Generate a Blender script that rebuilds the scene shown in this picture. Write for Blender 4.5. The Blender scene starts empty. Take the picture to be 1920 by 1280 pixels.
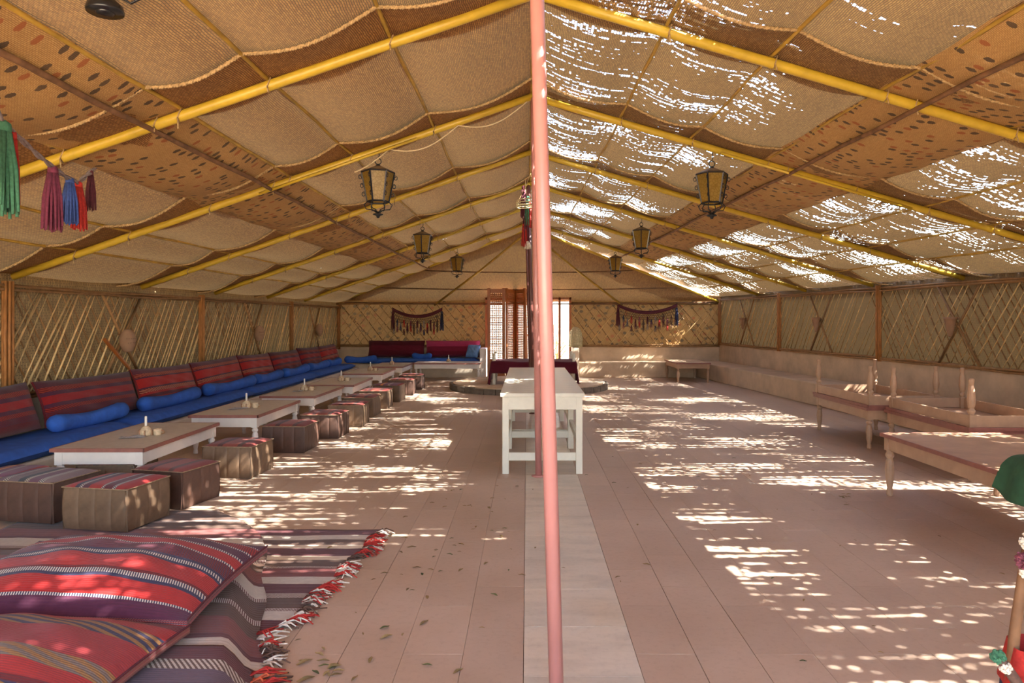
import bpy, math, random
from mathutils import Vector, Matrix
R = math.radians
random.seed(7)
S = bpy.context.scene
C = S.collection

# ------------------------------------------------------------------ camera
cam = bpy.data.cameras.new('camera'); camo = bpy.data.objects.new('camera', cam); C.objects.link(camo)
cam.sensor_width = 36; cam.lens = 25.125
cam.shift_x = -28 / 1920; cam.shift_y = -43 / 1920
camo.location = (0, 0, 1.455); camo.rotation_euler = (R(90), 0, 0)
cam.clip_end = 500
S.camera = camo
# ------------------------------------------------------------------ sky, sun, exposure
SUN_EL, SUN_AZ = 48, -20            # elevation, azimuth measured from +X towards +Y
W = bpy.data.worlds.new('sky'); S.world = W; W.use_nodes = True
wn = W.node_tree; wn.nodes.clear()
sky = wn.nodes.new('ShaderNodeTexSky'); sky.sky_type = 'NISHITA'; sky.sun_disc = False
sky.sun_elevation = R(SUN_EL); sky.sun_rotation = R(90 - SUN_AZ); sky.dust_density = 2.0
bg = wn.nodes.new('ShaderNodeBackground'); bg.inputs['Strength'].default_value = 0.85
wo = wn.nodes.new('ShaderNodeOutputWorld')
wn.links.new(sky.outputs[0], bg.inputs['Color']); wn.links.new(bg.outputs[0], wo.inputs[0])
sl = bpy.data.lights.new('sun', 'SUN'); sl.energy = 22; sl.angle = R(0.55); sl.color = (1, .97, .92)
slo = bpy.data.objects.new('sun', sl); C.objects.link(slo)
sd = Vector((math.cos(R(SUN_EL)) * math.cos(R(SUN_AZ)), math.cos(R(SUN_EL)) * math.sin(R(SUN_AZ)), math.sin(R(SUN_EL))))
slo.rotation_euler = sd.to_track_quat('Z', 'Y').to_euler(); slo.location = (12, -4, 14)
vs = S.view_settings
vs.view_transform = 'Standard'; vs.look = 'None'; vs.gamma = 1; vs.use_curve_mapping = False
vs.exposure = 1.35
S.display_settings.display_device = 'sRGB'

# ------------------------------------------------------------------ node helpers
def srgb(r, g, b):
    f = lambda c: (c / 255 / 12.92) if c / 255 <= .04045 else ((c / 255 + .055) / 1.055) ** 2.4
    return (f(r), f(g), f(b), 1)
class NT:
    def __init__(s, name):
        s.m = bpy.data.materials.new(name); s.m.use_nodes = True; s.t = s.m.node_tree; s.t.nodes.clear()
        s.out = s.n('ShaderNodeOutputMaterial')
    def n(s, typ, ins=None, **kw):
        nd = s.t.nodes.new(typ)
        for k, v in kw.items(): setattr(nd, k, v)
        for k, v in (ins or {}).items(): s.set(nd.inputs[k], v)
        return nd
    def set(s, sock, v):
        if isinstance(v, bpy.types.NodeSocket): s.t.links.new(v, sock)
        elif isinstance(v, bpy.types.Node): s.t.links.new(v.outputs[0], sock)
        else: sock.default_value = v
    def math(s, op, a, b=0, c=0, clamp=False):
        nd = s.n('ShaderNodeMath', operation=op, use_clamp=clamp)
        s.set(nd.inputs[0], a); s.set(nd.inputs[1], b); s.set(nd.inputs[2], c)
        return nd.outputs[0]
    def mix(s, f, a, b, mode='MIX'):
        nd = s.n('ShaderNodeMix', data_type='RGBA', blend_type=mode)
        s.set(nd.inputs[0], f); s.set(nd.inputs[6], a); s.set(nd.inputs[7], b)
        return nd.outputs[2]
    def coord(s, which='Object'): return s.n('ShaderNodeTexCoord').outputs[which]
    def mapv(s, v, scale=(1, 1, 1), rot=(0, 0, 0), loc=(0, 0, 0)):
        return s.n('ShaderNodeMapping', {'Vector': v, 'Scale': scale, 'Rotation': rot, 'Location': loc}).outputs[0]
    def noise(s, v, sc, det=3, rough=.5):
        return s.n('ShaderNodeTexNoise', {'Vector': v, 'Scale': sc, 'Detail': det, 'Roughness': rough}).outputs[0]
    def rng(s, v, a, b, c=0., d=1.):
        return s.n('ShaderNodeMapRange', {'Value': v, 'From Min': a, 'From Max': b, 'To Min': c, 'To Max': d}).outputs[0]
    def ramp(s, f, stops, const=False):
        nd = s.n('ShaderNodeValToRGB', {'Fac': f}); cr = nd.color_ramp
        if const: cr.interpolation = 'CONSTANT'
        while len(cr.elements) < len(stops): cr.elements.new(.5)
        for e, (p, c) in zip(cr.elements, stops): e.position = p
        for e, (p, c) in zip(cr.elements, stops): e.position = p; e.color = c
        return nd.outputs[0]
    def bsdf(s, col, rough=.8, bump=None, bstr=.3, bdist=.005, **kw):
        ins = {'Base Color': col, 'Roughness': rough}
        ins.update(kw)
        p = s.n('ShaderNodeBsdfPrincipled', ins)
        if bump is not None:
            b = s.n('ShaderNodeBump', {'Height': bump, 'Strength': bstr, 'Distance': bdist})
            s.t.links.new(b.outputs[0], p.inputs['Normal'])
        return p
    def done(s, sh):
        s.set(s.out.inputs[0], sh); return s.m

def plain(name, col, rough=.7, var=.15, nscale=12, rnd=0., bump=.15, spec=None, metal=0, stretch=(1, 1, 1)):
    n = NT(name); co = n.mapv(n.coord(), stretch)
    nz = n.noise(co, nscale, 4, .6)
    dark = tuple(c * (1 - var * 1.6) for c in col[:3]) + (1,)
    lite = tuple(min(1, c * (1 + var)) for c in col[:3]) + (1,)
    c = n.mix(n.rng(nz, .3, .7), dark, lite)
    if rnd:
        oi = n.n('ShaderNodeObjectInfo').outputs['Random']
        hsv = n.n('ShaderNodeHueSaturation', {'Color': c, 'Value': n.rng(oi, 0, 1, 1 - rnd, 1 + rnd)})
        c = hsv.outputs[0]
    kw = {'Metallic': metal}
    if spec is not None: kw['Specular IOR Level'] = spec
    return n.done(n.bsdf(c, rough, nz, bump, .004, **kw))

def mat_weave(name, c1, c2, cm, bs=26, holes=None, transl=.14, dots=None, vert=False, patch=(1.6, 11), pm=.55, lohi=(.5, .7), skew=0.):
    """woven palm / cane matting; holes = gaps in the weave that really let light through"""
    n = NT(name); co = n.coord()
    if vert:                                  # matting hung on a wall: local x along wall, z up
        sp = n.n('ShaderNodeSeparateXYZ', {0: co})
        co = n.n('ShaderNodeCombineXYZ', {0: sp.outputs[0], 1: sp.outputs[2], 2: sp.outputs[1]}).outputs[0]
    bv = n.mapv(co, rot=(0, 0, R(90)))
    warp = n.noise(co, 4, 2)
    bv = n.n('ShaderNodeVectorMath', {0: bv, 1: n.n('ShaderNodeCombineXYZ', {0: n.math('MULTIPLY', warp, .05), 1: n.math('MULTIPLY', warp, .03)}).outputs[0]}, operation='ADD').outputs[0]
    br = n.n('ShaderNodeTexBrick', {'Vector': bv, 'Color1': c1, 'Color2': c2, 'Mortar': cm, 'Scale': bs,
             'Mortar Size': .05, 'Mortar Smooth': .5, 'Bias': 0., 'Brick Width': .8, 'Row Height': .3})
    big = n.noise(co, .9, 4, .6)
    fine = n.noise(n.mapv(co, (60, 8, 8)), 1, 3)
    col = n.mix(n.rng(big, .3, .7, 0, .45), br.outputs[0], n.mix(1, br.outputs[0], (.62, .56, .5, 1), 'MULTIPLY'))
    col = n.mix(n.rng(fine, .3, .7, .12, .0), col, (.08, .05, .03, 1))
    sp = n.n('ShaderNodeSeparateXYZ', {0: co}); x, y = sp.outputs[0], sp.outputs[1]
    if dots is not None:
        dx = n.math('DIVIDE', x, dots[0]); dy = n.math('DIVIDE', y, dots[1])
        sh = n.math('MULTIPLY', n.math('MODULO', n.math('FLOOR', dx), 2), .5)
        dy = n.math('ADD', dy, sh)
        cell = n.n('ShaderNodeCombineXYZ', {0: n.math('FLOOR', dx), 1: n.math('FLOOR', dy)}).outputs[0]
        wn_ = n.n('ShaderNodeTexWhiteNoise', {'Vector': cell}, noise_dimensions='2D')
        jt = n.n('ShaderNodeSeparateColor', {0: wn_.outputs[1]})
        fx = n.math('SUBTRACT', n.math('ADD', n.math('FRACT', dx), n.math('MULTIPLY', n.math('SUBTRACT', jt.outputs[1], .5), .5)), .5)
        fy = n.math('SUBTRACT', n.math('ADD', n.math('FRACT', dy), n.math('MULTIPLY', n.math('SUBTRACT', jt.outputs[2], .5), .5)), .5)
        rr = n.math('ADD', n.math('MULTIPLY', n.math('MULTIPLY', fx, fx), 1.6), n.math('MULTIPLY', n.math('MULTIPLY', fy, fy), 2.0))
        rr = n.math('ADD', rr, n.math('MULTIPLY', n.noise(co, 60, 2), .2))
        msk = n.math('MULTIPLY', n.math('LESS_THAN', rr, .23), n.math('LESS_THAN', wn_.outputs[0], dots[2]))
        pc = n.ramp(wn_.outputs[0], [(0, srgb(52, 42, 36)), (.30, srgb(150, 80, 40)), (.45, srgb(70, 55, 42))], True)
        col = n.mix(n.math('MULTIPLY', msk, .85), col, pc)
    p = n.bsdf(col, .85, br.outputs[1], -.8, .008)
    tr = n.n('ShaderNodeBsdfTranslucent', {'Color': n.mix(.5, col, (.8, .55, .25, 1))})
    sh = n.n('ShaderNodeMixShader', {0: transl, 1: p.outputs[0], 2: tr.outputs[0]}).outputs[0]
    if holes is not None:
        hx, hy = .019, .04
        y = n.math('SUBTRACT', y, n.math('MULTIPLY', x, skew))
        co = n.n('ShaderNodeCombineXYZ', {0: x, 1: y}).outputs[0]
        ux = n.math('DIVIDE', x, hx); uy = n.math('DIVIDE', y, hy)
        cell = n.n('ShaderNodeCombineXYZ', {0: n.math('FLOOR', ux), 1: n.math('FLOOR', uy)}).outputs[0]
        wv = n.n('ShaderNodeTexWhiteNoise', {'Vector': cell}, noise_dimensions='2D').outputs[0]
        pt = n.noise(n.mapv(co, (patch[0], patch[1], 1)), 1, 2, .45)
        bigp = n.noise(n.mapv(co, (.8, .9, 1), loc=(holes, 3.1, 0)), 1, 2)
        f = n.math('ADD', n.math('MULTIPLY', pt, .55), n.math('MULTIPLY', bigp, .6))
        if skew:
            xs = n.math('ADD', x, n.math('MULTIPLY', y, .045))
            band = n.math('MULTIPLY', n.rng(xs, 1.95, 2.35), n.rng(xs, 3.6, 3.35))
            f = n.math('SUBTRACT', f, n.math('MULTIPLY', band, .12))
            near = n.math('MULTIPLY', n.rng(y, 2.9, 2.5), n.rng(x, 3.2, 2.8))  # gaps thinned in the unseen near roof, keeping sun off the foreground cushions
            f = n.math('SUBTRACT', f, n.math('MULTIPLY', near, .09))
        pr = n.rng(f, lohi[0], lohi[1], 0, pm)
        fx = n.math('ABSOLUTE', n.math('SUBTRACT', n.math('FRACT', ux), .5))
        fy = n.math('ABSOLUTE', n.math('SUBTRACT', n.math('FRACT', uy), .5))
        h = n.math('MULTIPLY', n.math('LESS_THAN', wv, pr), n.math('MULTIPLY', n.math('LESS_THAN', fx, .36), n.math('LESS_THAN', fy, .42)))
        sh = n.n('ShaderNodeMixShader', {0: h, 1: sh, 2: n.n('ShaderNodeBsdfTransparent').outputs[0]}).outputs[0]
    return n.done(sh)

def mat_stripes(name, stripes, axis=1, dotn=70, rough=.95, ribs=160):
    """woven wool: stripes = [(width, colourA, colourB or None)] ; A/B alternate along the weft in dotted rows"""
    n = NT(name); uv = n.coord('UV')
    sp = n.n('ShaderNodeSeparateXYZ', {0: uv}); a = sp.outputs[axis]; b = sp.outputs[1 - axis]
    wob = n.noise(uv, 5, 3)
    a2 = n.math('ADD', a, n.math('MULTIPLY', n.math('SUBTRACT', wob, .5), .02))
    tot = sum(s[0] for s in stripes); p = 0; A = []; B = []
    for w, ca, cb in stripes:
        A.append((p / tot, ca)); B.append((p / tot, cb or ca)); p += w
    ca = n.ramp(a2, A, True); cb = n.ramp(a2, B, True)
    alt = n.math('GREATER_THAN', n.math('FRACT', n.math('ADD', n.math('MULTIPLY', b, dotn), n.math('MULTIPLY', a, 21))), .5)
    col = n.mix(alt, ca, cb)
    nz = n.noise(uv, 40, 4, .7)
    col = n.mix(n.rng(nz, .3, .75, .38, 0), col, n.mix(1, col, (.45, .42, .42, 1), 'MULTIPLY'))
    rib = n.math('SINE', n.math('MULTIPLY', a, ribs * 6.28 / 2))
    hgt = n.math('ADD', n.math('MULTIPLY', rib, .5), nz)
    p = n.bsdf(col, rough, hgt, .35, .004, **{'Specular IOR Level': .15, 'Sheen Weight': .15})
    return n.done(p)

# ------------------------------------------------------------------ materials
M = {}
M['mat_left'] = mat_weave('palm_mat_dense', srgb(186, 134, 70), srgb(150, 100, 48), srgb(70, 44, 18), holes=1.0, lohi=(.78, .92), pm=.3, transl=.02)
M['mat_right'] = mat_weave('palm_mat_worn', srgb(172, 132, 76), srgb(140, 100, 56), srgb(66, 44, 22), holes=5.0, lohi=(.605, .69), pm=.8, transl=.015, skew=.1, patch=(1.0, 22))
M['mat_runner'] = mat_weave('palm_mat_dotted', srgb(206, 164, 102), srgb(192, 148, 88), srgb(140, 100, 56), bs=40, dots=(.10, .075, .55), transl=.02)
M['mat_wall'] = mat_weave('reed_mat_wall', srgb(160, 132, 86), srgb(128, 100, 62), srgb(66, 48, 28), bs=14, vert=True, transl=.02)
M['mat_wall_shaded'] = mat_weave('reed_mat_wall_shaded', srgb(112, 84, 52), srgb(92, 68, 42), srgb(50, 36, 20), bs=14, vert=True, transl=.01)  # wall matting with the right side's shade darkened into its colour
M['mat_back'] = mat_weave('reed_mat_back', srgb(190, 150, 88), srgb(172, 130, 72), srgb(118, 84, 44), bs=22, vert=True, dots=(.16, .14, .42), transl=.02)
M['yellow'] = plain('yellow_paint', srgb(200, 166, 50), .4, .10, 9, bump=.05)
M['bamboo'] = plain('bamboo_purlin', srgb(178, 140, 52), .55, .22, 6, rnd=.12)
M['stick'] = plain('brown_stick', srgb(124, 88, 58), .8, .3, 8)
M['cane'] = plain('split_cane', srgb(214, 180, 124), .6, .2, 14, rnd=.3)
M['cane_d'] = plain('dark_cane', srgb(150, 110, 66), .7, .2, 14, rnd=.3)
M['post'] = plain('reed_post', srgb(168, 112, 58), .7, .25, 10, rnd=.15, stretch=(6, 6, 1))
M['rope'] = plain('rope', srgb(178, 146, 100), .9, .3, 60, bump=.6)
M['pink'] = plain('pink_pole_paint', srgb(192, 130, 122), .3, .06, 5, bump=.03)
M['brownpole'] = plain('brown_pole_paint', srgb(96, 54, 46), .4, .1, 5, bump=.03)
M['plaster'] = plain('plaster', srgb(206, 188, 164), .9, .10, 3.5, bump=.2)
M['plaster_r'] = plain('plaster_worn', srgb(204, 178, 148), .9, .14, 2.5, bump=.25)
M['white'] = plain('white_gloss_paint', srgb(222, 212, 202), .4, .05, 6, bump=.05)
M['cream'] = plain('cream_paint', srgb(226, 220, 200), .45, .06, 6, bump=.05)
M['beige'] = plain('beige_paint', srgb(184, 148, 118), .5, .10, 6, bump=.08)
M['top'] = plain('grey_beige_laminate', srgb(206, 196, 180), .45, .07, 20, bump=.03)
M['trim'] = plain('red_brown_trim', srgb(146, 92, 80), .5, .12, 14, bump=.05)
M['leather'] = plain('brown_leather', srgb(112, 88, 66), .6, .22, 9, rnd=.12, bump=.3)
M['leather2'] = plain('dark_brown_leather', srgb(88, 62, 50), .6, .22, 9, rnd=.12, bump=.3)
M['seam'] = plain('stitch', srgb(150, 124, 96), .8, .2, 40)
M['blue'] = plain('blue_cotton', srgb(44, 92, 178), .9, .14, 10, rnd=.08, bump=.3)
M['blue_l'] = plain('pale_blue_cotton', srgb(110, 150, 206), .9, .12, 10, bump=.3)
M['iron'] = plain('black_iron', srgb(52, 54, 58), .5, .2, 20, metal=.6)
M['gunmetal'] = plain('pewter_strip', srgb(120, 122, 124), .4, .2, 20, metal=.5)
M['lampcap'] = plain('lantern_cap', srgb(140, 116, 84), .6, .15, 14)
M['wood'] = plain('orange_wood', srgb(166, 96, 44), .45, .2, 8, stretch=(8, 8, 1))
M['clay'] = plain('clay', srgb(158, 122, 94), .9, .12, 14)
M['candle'] = plain('candle_wax', srgb(240, 236, 226), .5, .02)
M['pottery'] = plain('pottery', srgb(206, 182, 150), .7, .2, 40)
M['paper'] = plain('printed_paper', srgb(186, 186, 190), .9, .3, 60)
M['sand'] = plain('sand', srgb(214, 188, 150), .95, .08, 1.5)
M['gardenwall'] = plain('lime_wash', srgb(236, 226, 208), .95, .06, 1.5)
M['leaf'] = plain('dry_leaf', srgb(150, 128, 84), .8, .3, 40, rnd=.35)
M['leaf_g'] = plain('green_leaf', srgb(96, 104, 62), .8, .3, 40, rnd=.3)
M['green'] = plain('green_cloth', srgb(52, 92, 62), .9, .15, 14, bump=.3)
M['cable'] = plain('pale_cable', srgb(214, 190, 150), .6, .1)
M['stone'] = plain('grey_stone', srgb(120, 108, 94), .9, .2, 9)
M['wicker'] = plain('wicker', srgb(206, 192, 150), .8, .2, 40)
M['lampblack'] = plain('black_enamel', srgb(28, 28, 30), .25, .1)
for nm, c in (('y_red', (176, 46, 38)), ('y_green', (66, 116, 86)), ('y_purple', (110, 44, 66)), ('y_blue', (62, 86, 150)), ('y_white', (220, 208, 190)),
              ('y_maroon', (88, 36, 46)), ('y_brown', (96, 70, 58)), ('y_navy', (50, 54, 84)), ('y_grey', (140, 124, 120)), ('y_orange', (206, 96, 60)), ('y_mauve', (124, 62, 74)), ('y_net', (90, 66, 50))):
    M[nm] = plain('yarn_' + nm[2:], srgb(*c), .95, .2, 60, bump=.4)
# amber glass: thin tinted pane, partly see-through
g = NT('amber_glass')
gv = g.n('ShaderNodeTexVoronoi', {'Vector': g.coord(), 'Scale': 34}, feature='DISTANCE_TO_EDGE').outputs[0]
gp = g.bsdf(g.mix(g.rng(gv, 0, .15), srgb(120, 96, 40), srgb(186, 160, 84)), .25, gv, .4)
gt = g.n('ShaderNodeBsdfTranslucent', {'Color': srgb(230, 200, 110)})
gs = g.n('ShaderNodeMixShader', {0: .45, 1: gp.outputs[0], 2: gt.outputs[0]})
gtt = g.n('ShaderNodeBsdfTransparent', {'Color': srgb(240, 214, 130)})
M['amber'] = g.done(g.n('ShaderNodeMixShader', {0: .22, 1: gs.outputs[0], 2: gtt.outputs[0]}))
# floor tile
def tile_mat(name, ca, cb, veins=False, rough=.42):
    n = NT(name); co = n.n('ShaderNodeNewGeometry').outputs['Position']
    nz = n.noise(co, 1.1, 5, .6); fine = n.noise(co, 30, 4, .7)
    col = n.mix(n.rng(nz, .35, .65), ca, cb)
    if veins:
        v = n.noise(n.mapv(co, (2, 7, 1), rot=(0, 0, R(25))), 1, 6, .65)
        col = n.mix(n.rng(v, .45, .62, 0, .35), col, srgb(176, 166, 150))
        col = n.mix(n.rng(n.noise(co, .8, 3), .55, .7, 0, .5), col, srgb(196, 168, 126))
    oi = n.n('ShaderNodeObjectInfo').outputs['Random']
    col = n.n('ShaderNodeHueSaturation', {'Color': col, 'Value': n.rng(oi, 0, 1, .95, 1.05)}).outputs[0]
    col = n.mix(n.rng(fine, .5, .8, 0, .35), col, n.mix(1, col, (.6, .55, .5, 1), 'MULTIPLY'))
    return n.done(n.bsdf(col, n.rng(nz, .3, .7, rough, rough + .15), fine, .06, .002))
M['tile'] = tile_mat('pink_floor_tile', srgb(182, 156, 134), srgb(196, 172, 152))
M['marble'] = tile_mat('marble_tile', srgb(222, 208, 186), srgb(208, 198, 182), True, .35)
M['grout'] = plain('grout', srgb(120, 92, 74), .9, .15, 20)
# textiles
r_, dr, pu, nv, wh, br_, bl = srgb(160, 40, 38), srgb(104, 28, 32), srgb(84, 42, 62), srgb(54, 50, 76), srgb(200, 188, 174), srgb(96, 70, 56), srgb(40, 30, 34)
ma, oc, gy, cr = srgb(96, 46, 48), srgb(146, 106, 62), srgb(118, 102, 92), srgb(222, 204, 180)
M['k_red'] = mat_stripes('kilim_red_dotted', [(3, pu, None), (.6, nv, wh), (5, r_, None), (1, nv, None), (1.6, wh, nv), (1, dr, None), (6, r_, None), (1, nv, None), (1.4, wh, nv), (1, nv, None), (5, pu, dr), (1, nv, wh), (4, r_, None), (1, nv, wh), (4, pu, None), (.8, wh, nv), (4, r_, dr), (.6, nv, wh), (4, pu, None)], dotn=110)
M['k_ochre'] = mat_stripes('kilim_red_ochre', [(4, dr, None), (3, oc, nv), (1, dr, None), (3, r_, None), (3, oc, gy), (7, srgb(150, 48, 50), None), (4, oc, nv), (3, r_, None), (3, dr, None)], dotn=9)
M['k_back'] = mat_stripes('kilim_back_cushion', [(4, r_, None), (2, dr, pu), (1.4, r_, None), (2.4, srgb(190, 120, 90), dr), (1, pu, None), (6, srgb(170, 42, 40), None), (1, pu, None), (2.2, srgb(180, 96, 70), dr), (4, srgb(96, 50, 62), None)], dotn=34)
M['k_back2'] = mat_stripes('kilim_back_cushion_dark', [(4, dr, None), (3, pu, dr), (2, srgb(150, 50, 40), dr), (2, pu, None), (4, srgb(150, 36, 38), None), (2, pu, None), (2.5, srgb(150, 60, 44), dr), (4, srgb(84, 44, 54), None)], dotn=44)
M['k_maroon'] = mat_stripes('maroon_cloth', [(3, srgb(92, 26, 42), None), (3, srgb(104, 30, 48), None), (3, srgb(84, 24, 40), None)], dotn=20)
M['k_magenta'] = mat_stripes('magenta_cloth', [(3, srgb(110, 28, 50), None), (3, srgb(128, 34, 62), None), (4, srgb(176, 62, 104), None)], dotn=20)
tb = []
for i in range(9): tb += [(2.2, br_, None), (.4, ma, wh), (1.5, wh, None), (.4, ma, None), (1.6, srgb(126, 70, 64), None), (1.4, br_, None), (.5, wh, ma)][: 7 if i < 4 else 3]
M['rug_stripe'] = mat_stripes('brown_white_rug', tb[:30], dotn=240, ribs=300)
M['rug_under'] = mat_stripes('maroon_white_rug', [(2, ma, None), (1.5, wh, None), (.5, ma, wh), (2, br_, None), (1, wh, ma), (2, ma, None), (1.5, wh, None), (2, srgb(120, 60, 56), None), (.5, wh, ma), (1.6, br_, None), (1.2, cr, None), (2, ma, None), (1, cr, None), (1.6, br_, None), (1.4, wh, None), (2, ma, None)], dotn=200)
M['rug_grey'] = mat_stripes('grey_purple_rug', [(4, cr, None), (2, gy, None), (1, ma, wh), (2.5, srgb(104, 86, 98), None), (.5, oc, wh), (3, srgb(112, 92, 84), None), (.5, wh, nv), (3, srgb(98, 78, 92), None), (1.2, wh, br_), (2, ma, None)], dotn=120)
M['p_red'] = mat_stripes('pouf_top_red', [(3, r_, None), (1, nv, None), (.8, wh, nv), (1.5, pu, None), (3, r_, None), (.6, nv, wh), (2, pu, dr), (.8, wh, nv), (3, r_, None)], axis=0, dotn=40)
M['p_grey'] = mat_stripes('pouf_top_grey', [(2, srgb(104, 76, 96), None), (1, srgb(60, 64, 70), wh), (2, srgb(120, 100, 104), None), (1.2, srgb(58, 62, 70), None), (.8, wh, gy), (2, srgb(110, 72, 92), None), (1, srgb(62, 66, 76), wh), (2, srgb(130, 108, 110), None)], axis=0, dotn=40)
M['p_orange'] = mat_stripes('pouf_top_mauve', [(3, srgb(130, 70, 84), None), (1, srgb(214, 130, 60), None), (2, srgb(120, 66, 90), None), (1, wh, pu), (3, srgb(126, 80, 104), None), (1, srgb(150, 50, 50), None)], axis=0, dotn=40)
M['p_dull'] = mat_stripes('pouf_top_dull_red', [(3, srgb(132, 58, 48), None), (1, srgb(90, 44, 44), None), (3, srgb(144, 66, 52), None), (1, srgb(96, 60, 52), None), (2, srgb(130, 52, 46), None)], axis=0, dotn=40)

# ------------------------------------------------------------------ mesh helpers
class MB:
    def __init__(s): s.v = []; s.f = []; s.uv = {}
    def _add(s, vs_, fs):
        o = len(s.v); s.v += [tuple(p) for p in vs_]; s.f += [tuple(i + o for i in f) for f in fs]; return s
    def box(s, c, d, rot=None):
        x, y, z = (k / 2 for k in d)
        vs_ = [Vector((i * x, j * y, k * z)) for i in (-1, 1) for j in (-1, 1) for k in (-1, 1)]
        if rot is not None: vs_ = [rot @ p for p in vs_]
        c = Vector(c)
        return s._add([p + c for p in vs_], [(0, 1, 3, 2), (4, 6, 7, 5), (0, 4, 5, 1), (2, 3, 7, 6), (0, 2, 6, 4), (1, 5, 7, 3)])
    def tube(s, pts, r, n=8, cap=True):
        pts = [Vector(p) for p in pts]; rs = r if isinstance(r, (list, tuple)) else [r] * len(pts)
        o = []; ref = None
        for i, p in enumerate(pts):
            t = (pts[min(i + 1, len(pts) - 1)] - pts[max(i - 1, 0)]).normalized()
            if ref is None: ref = Vector((0, 0, 1)) if abs(t.z) < .9 else Vector((1, 0, 0))
            a = t.cross(ref).normalized(); b = a.cross(t).normalized(); ref = b
            o += [p + (a * math.cos(k * 2 * math.pi / n) + b * math.sin(k * 2 * math.pi / n)) * rs[i] for k in range(n)]
        fs = [(i * n + k, i * n + (k + 1) % n, (i + 1) * n + (k + 1) % n, (i + 1) * n + k) for i in range(len(pts) - 1) for k in range(n)]
        if cap: fs += [tuple(range(n))[::-1], tuple((len(pts) - 1) * n + k for k in range(n))]
        return s._add(o, fs)
    def lathe(s, prof, n=14, c=(0, 0, 0), sx=1., sy=1.):
        o = [(c[0] + r * sx * math.cos(k * 2 * math.pi / n), c[1] + r * sy * math.sin(k * 2 * math.pi / n), c[2] + z) for r, z in prof for k in range(n)]
        fs = [(i * n + k, i * n + (k + 1) % n, (i + 1) * n + (k + 1) % n, (i + 1) * n + k) for i in range(len(prof) - 1) for k in range(n)]
        fs += [tuple(range(n))[::-1], tuple((len(prof) - 1) * n + k for k in range(n))]
        return s._add(o, fs)
    def grid(s, fn, nu, nv):
        o = len(s.v); w = nu + 1
        for j in range(nv + 1):
            for i in range(w):
                s.uv[len(s.v)] = (i / nu, j / nv); s.v.append(tuple(fn(i / nu, j / nv)))
        s.f += [(o + j * w + i, o + j * w + i + 1, o + (j + 1) * w + i + 1, o + (j + 1) * w + i) for j in range(nv) for i in range(nu)]
        return s
    def prism(s, poly, z0, z1):
        n = len(poly); vs_ = [(x, y, z0) for x, y in poly] + [(x, y, z1) for x, y in poly]
        return s._add(vs_, [tuple(range(n))[::-1], tuple(range(n, 2 * n))] + [(k, (k + 1) % n, n + (k + 1) % n, n + k) for k in range(n)])
    def mesh(s, name, mat, smooth=False):
        me = bpy.data.meshes.new(name); me.from_pydata(s.v, [], s.f); me.update()
        if s.uv:
            ul = me.uv_layers.new(name='UVMap')
            for lp in me.loops: ul.data[lp.index].uv = s.uv.get(lp.vertex_index, (0, 0))
        if smooth: me.polygons.foreach_set('use_smooth', [True] * len(me.polygons))
        me.materials.append(M[mat] if isinstance(mat, str) else mat)
        return me
    def obj(s, name, mat, parent=None, smooth=False, loc=None, bevel=0, label=None):
        return put(name, s.mesh(name, mat, smooth), parent, loc, bevel, label)
def put(name, me, parent=None, loc=None, bevel=0, label=None):
    o = bpy.data.objects.new(name, me); C.objects.link(o)
    if parent is not None: o.parent = parent
    if loc is not None: o.location = loc
    if bevel:
        b = o.modifiers.new('bevel', 'BEVEL'); b.width = bevel; b.segments = 2; b.limit_method = 'ANGLE'
    if label: o['label'] = label
    return o
def tag(o, label, cat, group=None, kind=None):
    o['label'] = label; o['category'] = cat
    if group: o['group'] = group
    if kind: o['kind'] = kind
    return o
def thing(name, label, cat, loc=(0, 0, 0), rz=0, group=None, kind=None):
    o = bpy.data.objects.new(name, None); C.objects.link(o); o.location = loc; o.rotation_euler = (0, 0, rz); o.empty_display_size = .1
    return tag(o, label, cat, group, kind)
def copy_tree(o, parent=None):
    c = o.copy(); C.objects.link(c)
    if parent is not None: c.parent = parent
    for ch in [k for k in bpy.data.objects if k.parent == o]: copy_tree(ch, c)
    return c
def smooth01(t):
    t = max(0, min(1, t)); return t * t * (3 - 2 * t)
def lerp(a, b, t): return a + (b - a) * t
def ropecoil(mb, pts, r, coils):
    """two-strand twisted rope along a polyline"""
    pts = [Vector(p) for p in pts]; out = [[], []]; N = len(pts)
    for i, p in enumerate(pts):
        t = (pts[min(i + 1, N - 1)] - pts[max(i - 1, 0)]).normalized(); a = t.cross(Vector((0, 0, 1))).normalized(); b = a.cross(t)
        for k in (0, 1):
            an = i / (N - 1) * coils * 2 * math.pi + k * math.pi
            out[k].append(p + (a * math.cos(an) + b * math.sin(an)) * r * .55)
    for o in out: mb.tube(o, r * .62, 5)

# ================================================================== THE SETTING
WL, WRX, WB = -4.78, 4.89, 18.2          # left wall x, right wall x at the back, back wall y
def rwx(y): return WRX + .1 * (18.2 - y)  # the right wall splays out towards the front
# ground outside
gm = MB(); gm.box((0, 10, -.15), (120, 120, .2)); tag(gm.obj('ground', 'sand'), 'sunlit sand outside the tent', 'ground', kind='structure')
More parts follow.
